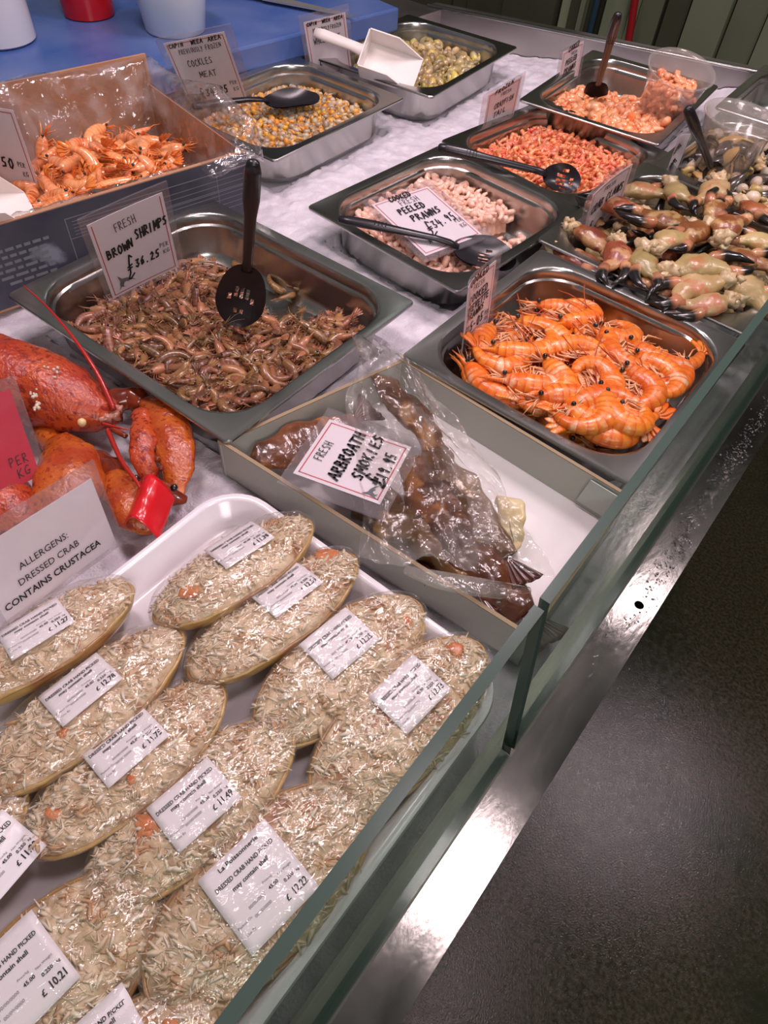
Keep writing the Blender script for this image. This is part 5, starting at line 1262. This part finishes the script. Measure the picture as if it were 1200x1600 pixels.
# ------------------------------------------------------------------ tubs
def tub(c, tilt, rt, rb, h, label, filler, name='clear_tub'):
    Mx = Matrix.Translation(c) @ tilt
    r = empty(name, M=Mx); tag(r, label, 'tub')
    g = G(); lathe(g, [(rb * .2, .0012), (rb - .004, .0012), (rb - .001, .004), (rt - .002, h - .004), (rt + .001, h - .003), (rt + .0035, h), (rt + .0035, h + .0015), (rt, h + .002), (rt - .0032, h - .003), (rb - .0022, .0052), (rb * .2, .0026)], 40)
    obj('tub_wall', g, M['tub'], r, angle=60)
    for (me, T, nm, lab, cat, gr) in filler: tag(link(nm, me, M=Mx @ T), lab, cat, gr)
    return r
rd = random.Random(41); fil = []
for (x, y) in darts(rd, 26, lambda r: (lambda a, q: (q * math.cos(a), q * math.sin(a)))(r.uniform(0, 6.28), r.uniform(0, .036)), .010): fil.append((kp[rd.randrange(3)][0], tmat(rd, x, y, .046 + rd.uniform(-.003, .003), 14) @ Matrix.Scale(.72, 4), 'king_prawn', 'orange peeled king prawn heaped in the clear round tub', 'prawn', 'king prawns in the tub'))
for z in (.012, .024, .034):
    for (x, y) in darts(rd, 14, lambda r: (lambda a, q: (q * math.cos(a), q * math.sin(a)))(r.uniform(0, 6.28), r.uniform(0, .030 + z * .25)), .015): fil.append((kp[rd.randrange(3)][0], tmat(rd, x, y, z, 20) @ Matrix.Scale(.72, 4), 'king_prawn', 'king prawn seen through the side of the clear round tub', 'prawn', 'king prawns low in the tub'))
ct = at(1034, 172, -.020); tub(ct, Matrix.Rotation(R_(10), 4, 'Y') @ Matrix.Rotation(R_(8), 4, 'X'), .058, .045, .075, 'clear round tub of peeled prawns standing in the king prawn pan', fil)
fil = []
for z in (.014, .026, .036):
    for (x, y) in darts(rd, 10, lambda r: (lambda a, q: (q * math.cos(a), q * math.sin(a)))(r.uniform(0, 6.28), r.uniform(0, .030 + z * .2)), .019):
        k = rd.randrange(3); me = mu[1][0] if k == 0 else (mu[0][0] if k == 1 else nu[rd.randrange(2)][0]); fil.append((me, tmat(rd, x, y, z, 35), 'mussel', 'mussel or cockle in the clear tub standing in the mixed shellfish pan', 'mussel', 'shellfish in the tub'))
ct = at(1122, 262, -.020); tub(ct, Matrix.Rotation(R_(4), 4, 'Y'), .060, .044, .080, 'clear round tub of mussels and cockles in the mixed shellfish pan', fil)
card('price_card', .020, .060, (.5, .85, .1), (.05, -.12, 1), at(1047, 266, -.015), [('m', 'MUSSEL', .9, .12, .1, .48, .0012, 50), ('m', '£', .3, .15, .25, .16, .0014), ('m', '9.95', .5, .13, .45, .14, .0012, 50)],
     'narrow curled card seen nearly edge-on in the mixed shellfish pan', frame_=None, sleeve=(.002, .004, .002, .002), bend=.35)
g = G(); ball(g, (0, 0, 0), (.045, .030, .016), 0, 16, 10, jit=.4)
tag(obj('plastic_twist', g, M['bag'], M=Matrix.Translation(at(1192, 188, -.03))), 'lump of grey plastic film in the nearly empty far pan', 'plastic film')

# ------------------------------------------------------------------ blue board and the things on it
b1, b2 = at(373, 76, .036), at(624, 12, .036)
dy = (b2 - b1).normalized(); nx = Vector((-dy.y, dy.x, 0)); c0 = b2 - dy * 1.25; W_ = .47
g = G(); z0, z1 = ZR - .005, ZR + .036
hexa(g, [Vector((v.x, v.y, z0)) for v in (c0 + nx * W_, c0, b2, b2 + nx * W_)], [Vector((v.x, v.y, z1)) for v in (c0 + nx * W_, c0, b2, b2 + nx * W_)])
ob = obj('cutting_board', g, M['bluebd'], smooth=False); tag(ob, 'thick blue plastic cutting board behind the pans', 'cutting board')
bv = ob.modifiers.new('bevel', 'BEVEL'); bv.width = .004; bv.segments = 2
def pot(px, h, prof, m, name, label, cat, extra=None):
    c = at(*px, .036); r = empty(name, loc=c); tag(r, label, cat)
    g = G(); lathe(g, prof, 40); obj('pot_wall', g, m, r, angle=50)
    if extra: extra(r)
frost = mat('frosted_white_plastic', (.66, .72, .76), rough=.3, coat=.2)
pot((275, 46), .1, [(0, .0), (.050, .0), (.053, .003), (.064, .085), (.068, .086), (.069, .096), (.064, .098), (.061, .094), (.050, .004), (0, .003)], frost, 'plastic_pot', 'translucent white plastic pot on the blue board behind the cockle card', 'pot')
def crown(r):
    for sy in (-1, 1):
        g = G(); 
        for (dx, dz, rr) in ((0, .030, .010), (.004, .048, .008), (-.002, .062, .007)):
            a0 = R_(-38) + sy * R_(88)
            for k in range(1): ball(g, (.0455 * math.cos(a0 + dx * 8), .0455 * math.sin(a0 + dx * 8), dz), (.004, .004, rr), 0, 10, 8)
        obj('yellow_print', g, M['yellow'], r)
pot((140, 22), .1, [(0, 0), (.042, 0), (.045, .002), (.048, .10), (.046, .10), (.042, .004), (0, .003)], M['redcup'], 'red_cup', 'bright red plastic cup with yellow print on the blue board', 'cup', crown)
pot((2, 62), .1, [(0, 0), (.052, 0), (.057, .004), (.057, .05), (.050, .12), (.048, .16), (.0, .16)], mat('milky_bottle_plastic', (.62, .63, .68), rough=.3, coat=.3), 'plastic_bottle', 'milky white plastic bottle cut off by the left edge on the blue board', 'bottle')
kn = empty('knife', M=frame(at(560, 28, .042), at(395, -6, .042) - at(560, 28, .042), z=(0, 0, 1))); tag(kn, 'steel knife with a blue handle lying on the blue board', 'knife')
g = G(); box(g, (.0, -.0015, 0), (.2, .0, .0)); g = G()
g.add([(0, .0, 0), (.05, -.012, 0), (.20, -.018, 0), (.20, .012, 0), (.06, .006, 0), (0, .0, .001), (.05, -.012, .001), (.20, -.018, .003), (.20, .012, .003), (.06, .006, .003)], [(4, 3, 2, 1, 0), (5, 6, 7, 8, 9), (0, 1, 6, 5), (1, 2, 7, 6), (2, 3, 8, 7), (3, 4, 9, 8), (4, 0, 5, 9)])
obj('blade', g, M['knife'], kn, smooth=False)
g = G(); tube(g, [(.198, -.003, .006), (.22, -.003, .008), (.30, -.003, .008), (.32, -.003, .007)], [(.013, .006), (.014, .008), (.014, .008), (.008, .005)], 12); obj('handle', g, mat('blue_handle', (.02, .05, .30), rough=.35), kn)

# ------------------------------------------------------------------ lobsters
def limb(g, pts, rr, n=10, mi=0, flat=.8):
    # smooth a few measured joints into a tube
    P = [Vector(p) for p in pts]; out = []; ro = []
    for i in range(len(P) - 1):
        a, b = P[i], P[i + 1]; p0 = P[max(i - 1, 0)]; p3 = P[min(i + 2, len(P) - 1)]
        for k in range(6):
            t = k / 6; out.append(.5 * ((2 * a) + (-p0 + b) * t + (2 * p0 - 5 * a + 4 * b - p3) * t * t + (-p0 + 3 * a - 3 * b + p3) * t ** 3)); ro.append(rr[i] * (1 - t) + rr[i + 1] * t)
    out.append(P[-1]); ro.append(rr[-1])
    n0 = len(g.v); tube(g, out, [(r, r * flat) for r in ro], n, mi)
    if max(rr) > .008:      # shell relief: shallow lumps and small knobs along the edges
        for i in range(n0, len(g.v)):
            p = Vector(g.v[i]); g.v[i] = tuple(p + Vector((noise.noise(p * 70), noise.noise(p * 70 + Vector((5, 0, 0))), noise.noise(p * 70 + Vector((0, 9, 0))))) * .0032 + Vector((0, 0, .0016 * abs(noise.noise(p * 190)))))
    return out
lob = empty('lobster', at(60, 610, -.055)); tag(lob, 'big cooked red lobster with long red feelers on the ice below the shrimp pan', 'lobster')
LI = Matrix.Translation(-at(60, 610, -.055))
def lp(name, g, m, smooth=True):
    o = obj(name, g, m, smooth=smooth); o.parent = lob; o.matrix_parent_inverse = LI; return o
g = G(); A_ = [at(-150, 545, -.022), at(-110, 556, -.016), at(-40, 575, -.012), at(20, 598, -.010), at(75, 612, -.012), at(120, 630, -.016), at(160, 645, -.022), at(190, 652, -.026)]
limb(g, A_, [.034, .040, .046, .047, .043, .035, .022, .008], 28, flat=.86)
g.v = [tuple(Vector(p) + Vector((0, 0, .0012 * noise.noise(Vector(p) * 80)))) for p in g.v]; lp('carapace', g, M['lob'])
g = G(); cc = at(62, 610, -.012); ax = (at(75, 612, -.012) - at(20, 598, -.012)).normalized(); sd = ax.cross(Vector((0, 0, 1))).normalized()
tube(g, [cc + sd * (.0445 * math.cos(t)) + Vector((0, 0, .0385 * math.sin(t))) - ax * .012 * math.sin(t) for t in [R_(8 + 9 * k) for k in range(19)]], .0011, 5); lp('cervical_groove', g, M['lobd'])
g = G(); rd = random.Random(2)
for (u, v, k) in ((52, 615, 9), (57, 632, 8), (20, 545, 6), (85, 582, 5), (72, 580, 3)):
    for j in range(k):
        t = rd.uniform(25, 120); q = at(u + rd.uniform(-5, 5), v + rd.uniform(-9, 9), .026); ball(g, q + Vector((0, 0, -.001)), rd.uniform(.0010, .0020), 0, 6, 4)
tag(lp('barnacles', g, M['barn']), kind='stuff')
g = G()
for (u, v, r) in ((172, 640, .007), (180, 650, .006), (165, 655, .007), (150, 628, .006), (186, 640, .005)): ball(g, at(u, v, -.018), r, 0, 10, 8, jit=.6)
lp('mouthparts', g, mat('pinkish_mouthparts', (.55, .30, .24), (.30, .07, .03), 120, .35, coat=.5))
g = G(); ball(g, at(128, 660, -.012), .0045, 0, 10, 8); ball(g, at(150, 624, -.006), .0042, 0, 10, 8); lp('shell_spots', g, mat('cream_spot', (.80, .60, .30), rough=.4))
def ant(pts, r0):
    g = G(); limb(g, [at(u, v, h) for (u, v, h) in pts], [r0 * (1 - .75 * i / (len(pts) - 1)) for i in range(len(pts))], 6, flat=1); lp('antenna', g, M['lobant'])
ant([(178, 640, -.010), (150, 580, .010), (110, 522, .022), (70, 476, .022), (36, 446, .020)], .0030)
ant([(168, 672, -.012), (190, 720, -.004), (215, 755, -.002), (228, 785, -.004), (222, 802, -.004), (212, 800, -.002)], .0026)
ant([(160, 662, -.016), (185, 668, -.012), (205, 672, -.014)], .0020)
for (pts) in (((105, 585), (125, 588), (150, 598), (168, 612)), ((110, 592), (140, 602), (160, 606), (175, 618)), ((60, 570), (72, 566), (84, 560)), ((130, 667), (155, 662), (172, 668), (197, 682))):
    g = G(); limb(g, [at(u, v, -.026) for (u, v) in pts], [.0055, .0052, .0042, .0030][:len(pts)], 8); lp('leg', g, M['lobd'])
# right arm and big claw
g = G(); limb(g, [at(150, 650, -.036), at(178, 628, -.030), at(205, 622, -.030), at(226, 632, -.030)], [.008, .013, .014, .012], 12); lp('arm', g, M['lobd'])
g = G(); limb(g, [at(222, 632, -.030), at(242, 636, -.026), at(262, 660, -.022), at(274, 700, -.022), at(277, 735, -.026), at(280, 760, -.030), at(284, 775, -.032)], [.009, .017, .0225, .021, .0155, .0085, .0015], 20, flat=.58); lp('claw', g, M['lobo'])
g = G(); limb(g, [at(222, 645, -.018), at(222, 680, -.014), at(224, 715, -.016), at(234, 745, -.024), at(252, 762, -.034)], [.009, .0125, .0125, .0085, .0015], 16, flat=.7); lp('claw_thumb', g, M['lob'])
for (u, v) in ((240, 668), (239, 685), (241, 702), (246, 718), (252, 732)):
    g = G(); ball(g, at(u, v, -.016), (.0028, .0028, .0035), 0, 8, 6, jit=.4); lp('claw_tooth', g, M['lobd'])
# second lobster behind the cards
lob2 = empty('lobster', at(120, 760, -.055)); tag(lob2, 'orange lobster lying behind the allergen sign with a red band round its claw', 'lobster')
LI2 = Matrix.Translation(-at(120, 760, -.055)); 
def lp2(name, g, m, smooth=True):
    o = obj(name, g, m, smooth=smooth); o.parent = lob2; o.matrix_parent_inverse = LI2; return o
g = G(); limb(g, [at(60, 672, -.040), at(75, 682, -.034), at(90, 700, -.030)], [.010, .014, .012], 12); lp2('arm', g, M['lobo'])
g = G(); limb(g, [at(92, 688, -.026), at(105, 715, -.020), at(108, 750, -.018), at(96, 790, -.020), at(70, 830, -.026), at(40, 860, -.03)], [.012, .027, .033, .030, .018, .004], 24, flat=.60); lp2('claw', g, M['lobo'])
g = G(); limb(g, [at(118, 718, -.044), at(150, 722, -.038), at(178, 740, -.032), at(186, 760, -.030)], [.009, .013, .014, .011], 12); lp2('arm', g, M['lobd'])
g = G(); limb(g, [at(170, 745, -.030), at(196, 772, -.024), at(214, 800, -.024), at(232, 815, -.028), at(262, 812, -.034)], [.012, .021, .022, .015, .003], 20, flat=.60); lp2('claw', g, M['lobo'])
g = G(); limb(g, [at(222, 758, -.030), at(245, 768, -.026), at(268, 776, -.026), at(290, 782, -.032)], [.010, .012, .010, .004], 12); lp2('claw_thumb', g, M['lobd'])
for q_ in (at(213, 748, -.014), at(272, 762, -.012)):
    g = G(); ball(g, q_, .004, 0, 8, 6); lp2('dark_spot', g, M['eye'])
for pts in (((0, 760), (20, 790), (26, 830)), ((10, 748), (45, 775), (60, 800)), ((-20, 770), (0, 800), (10, 820)), ((20, 752), (55, 770), (80, 782))):
    g = G(); limb(g, [at(u, v, -.030) for (u, v) in pts], [.0028, .0024, .0018], 6); lp2('leg', g, M['lobant'])
g = G(); limb(g, [at(-120, 720, -.03), at(-50, 735, -.022), at(10, 800, -.022), at(20, 840, -.03)], [.03, .034, .03, .02], 18); lp2('carapace', g, M['lob'])
g = G()
def bandf(u, v):
    p = at(214 + 56 * u - 26 * v, 740 + 24 * u + 68 * v, -.004); q = math.sin(math.pi * u)
    return (p.x, p.y, p.z + .010 * q - .012 * (1 - q) + .0015 * noise.noise(Vector((u * 5, v * 6, 1))) - .008 * (v > 1))
shell(g, 16, 12, bandf, .0012)
tag(obj('claw_band', g, M['band']), 'wide shiny red rubber band wrapped around the lobster claw', 'rubber band')
g = G()
def tipf(u, v):
    p = at(268 + 24 * u, 762 + 4 * u + 12 * v - 6 * v * u, -.010); return (p.x, p.y, p.z + .002 * math.sin(u * 5))
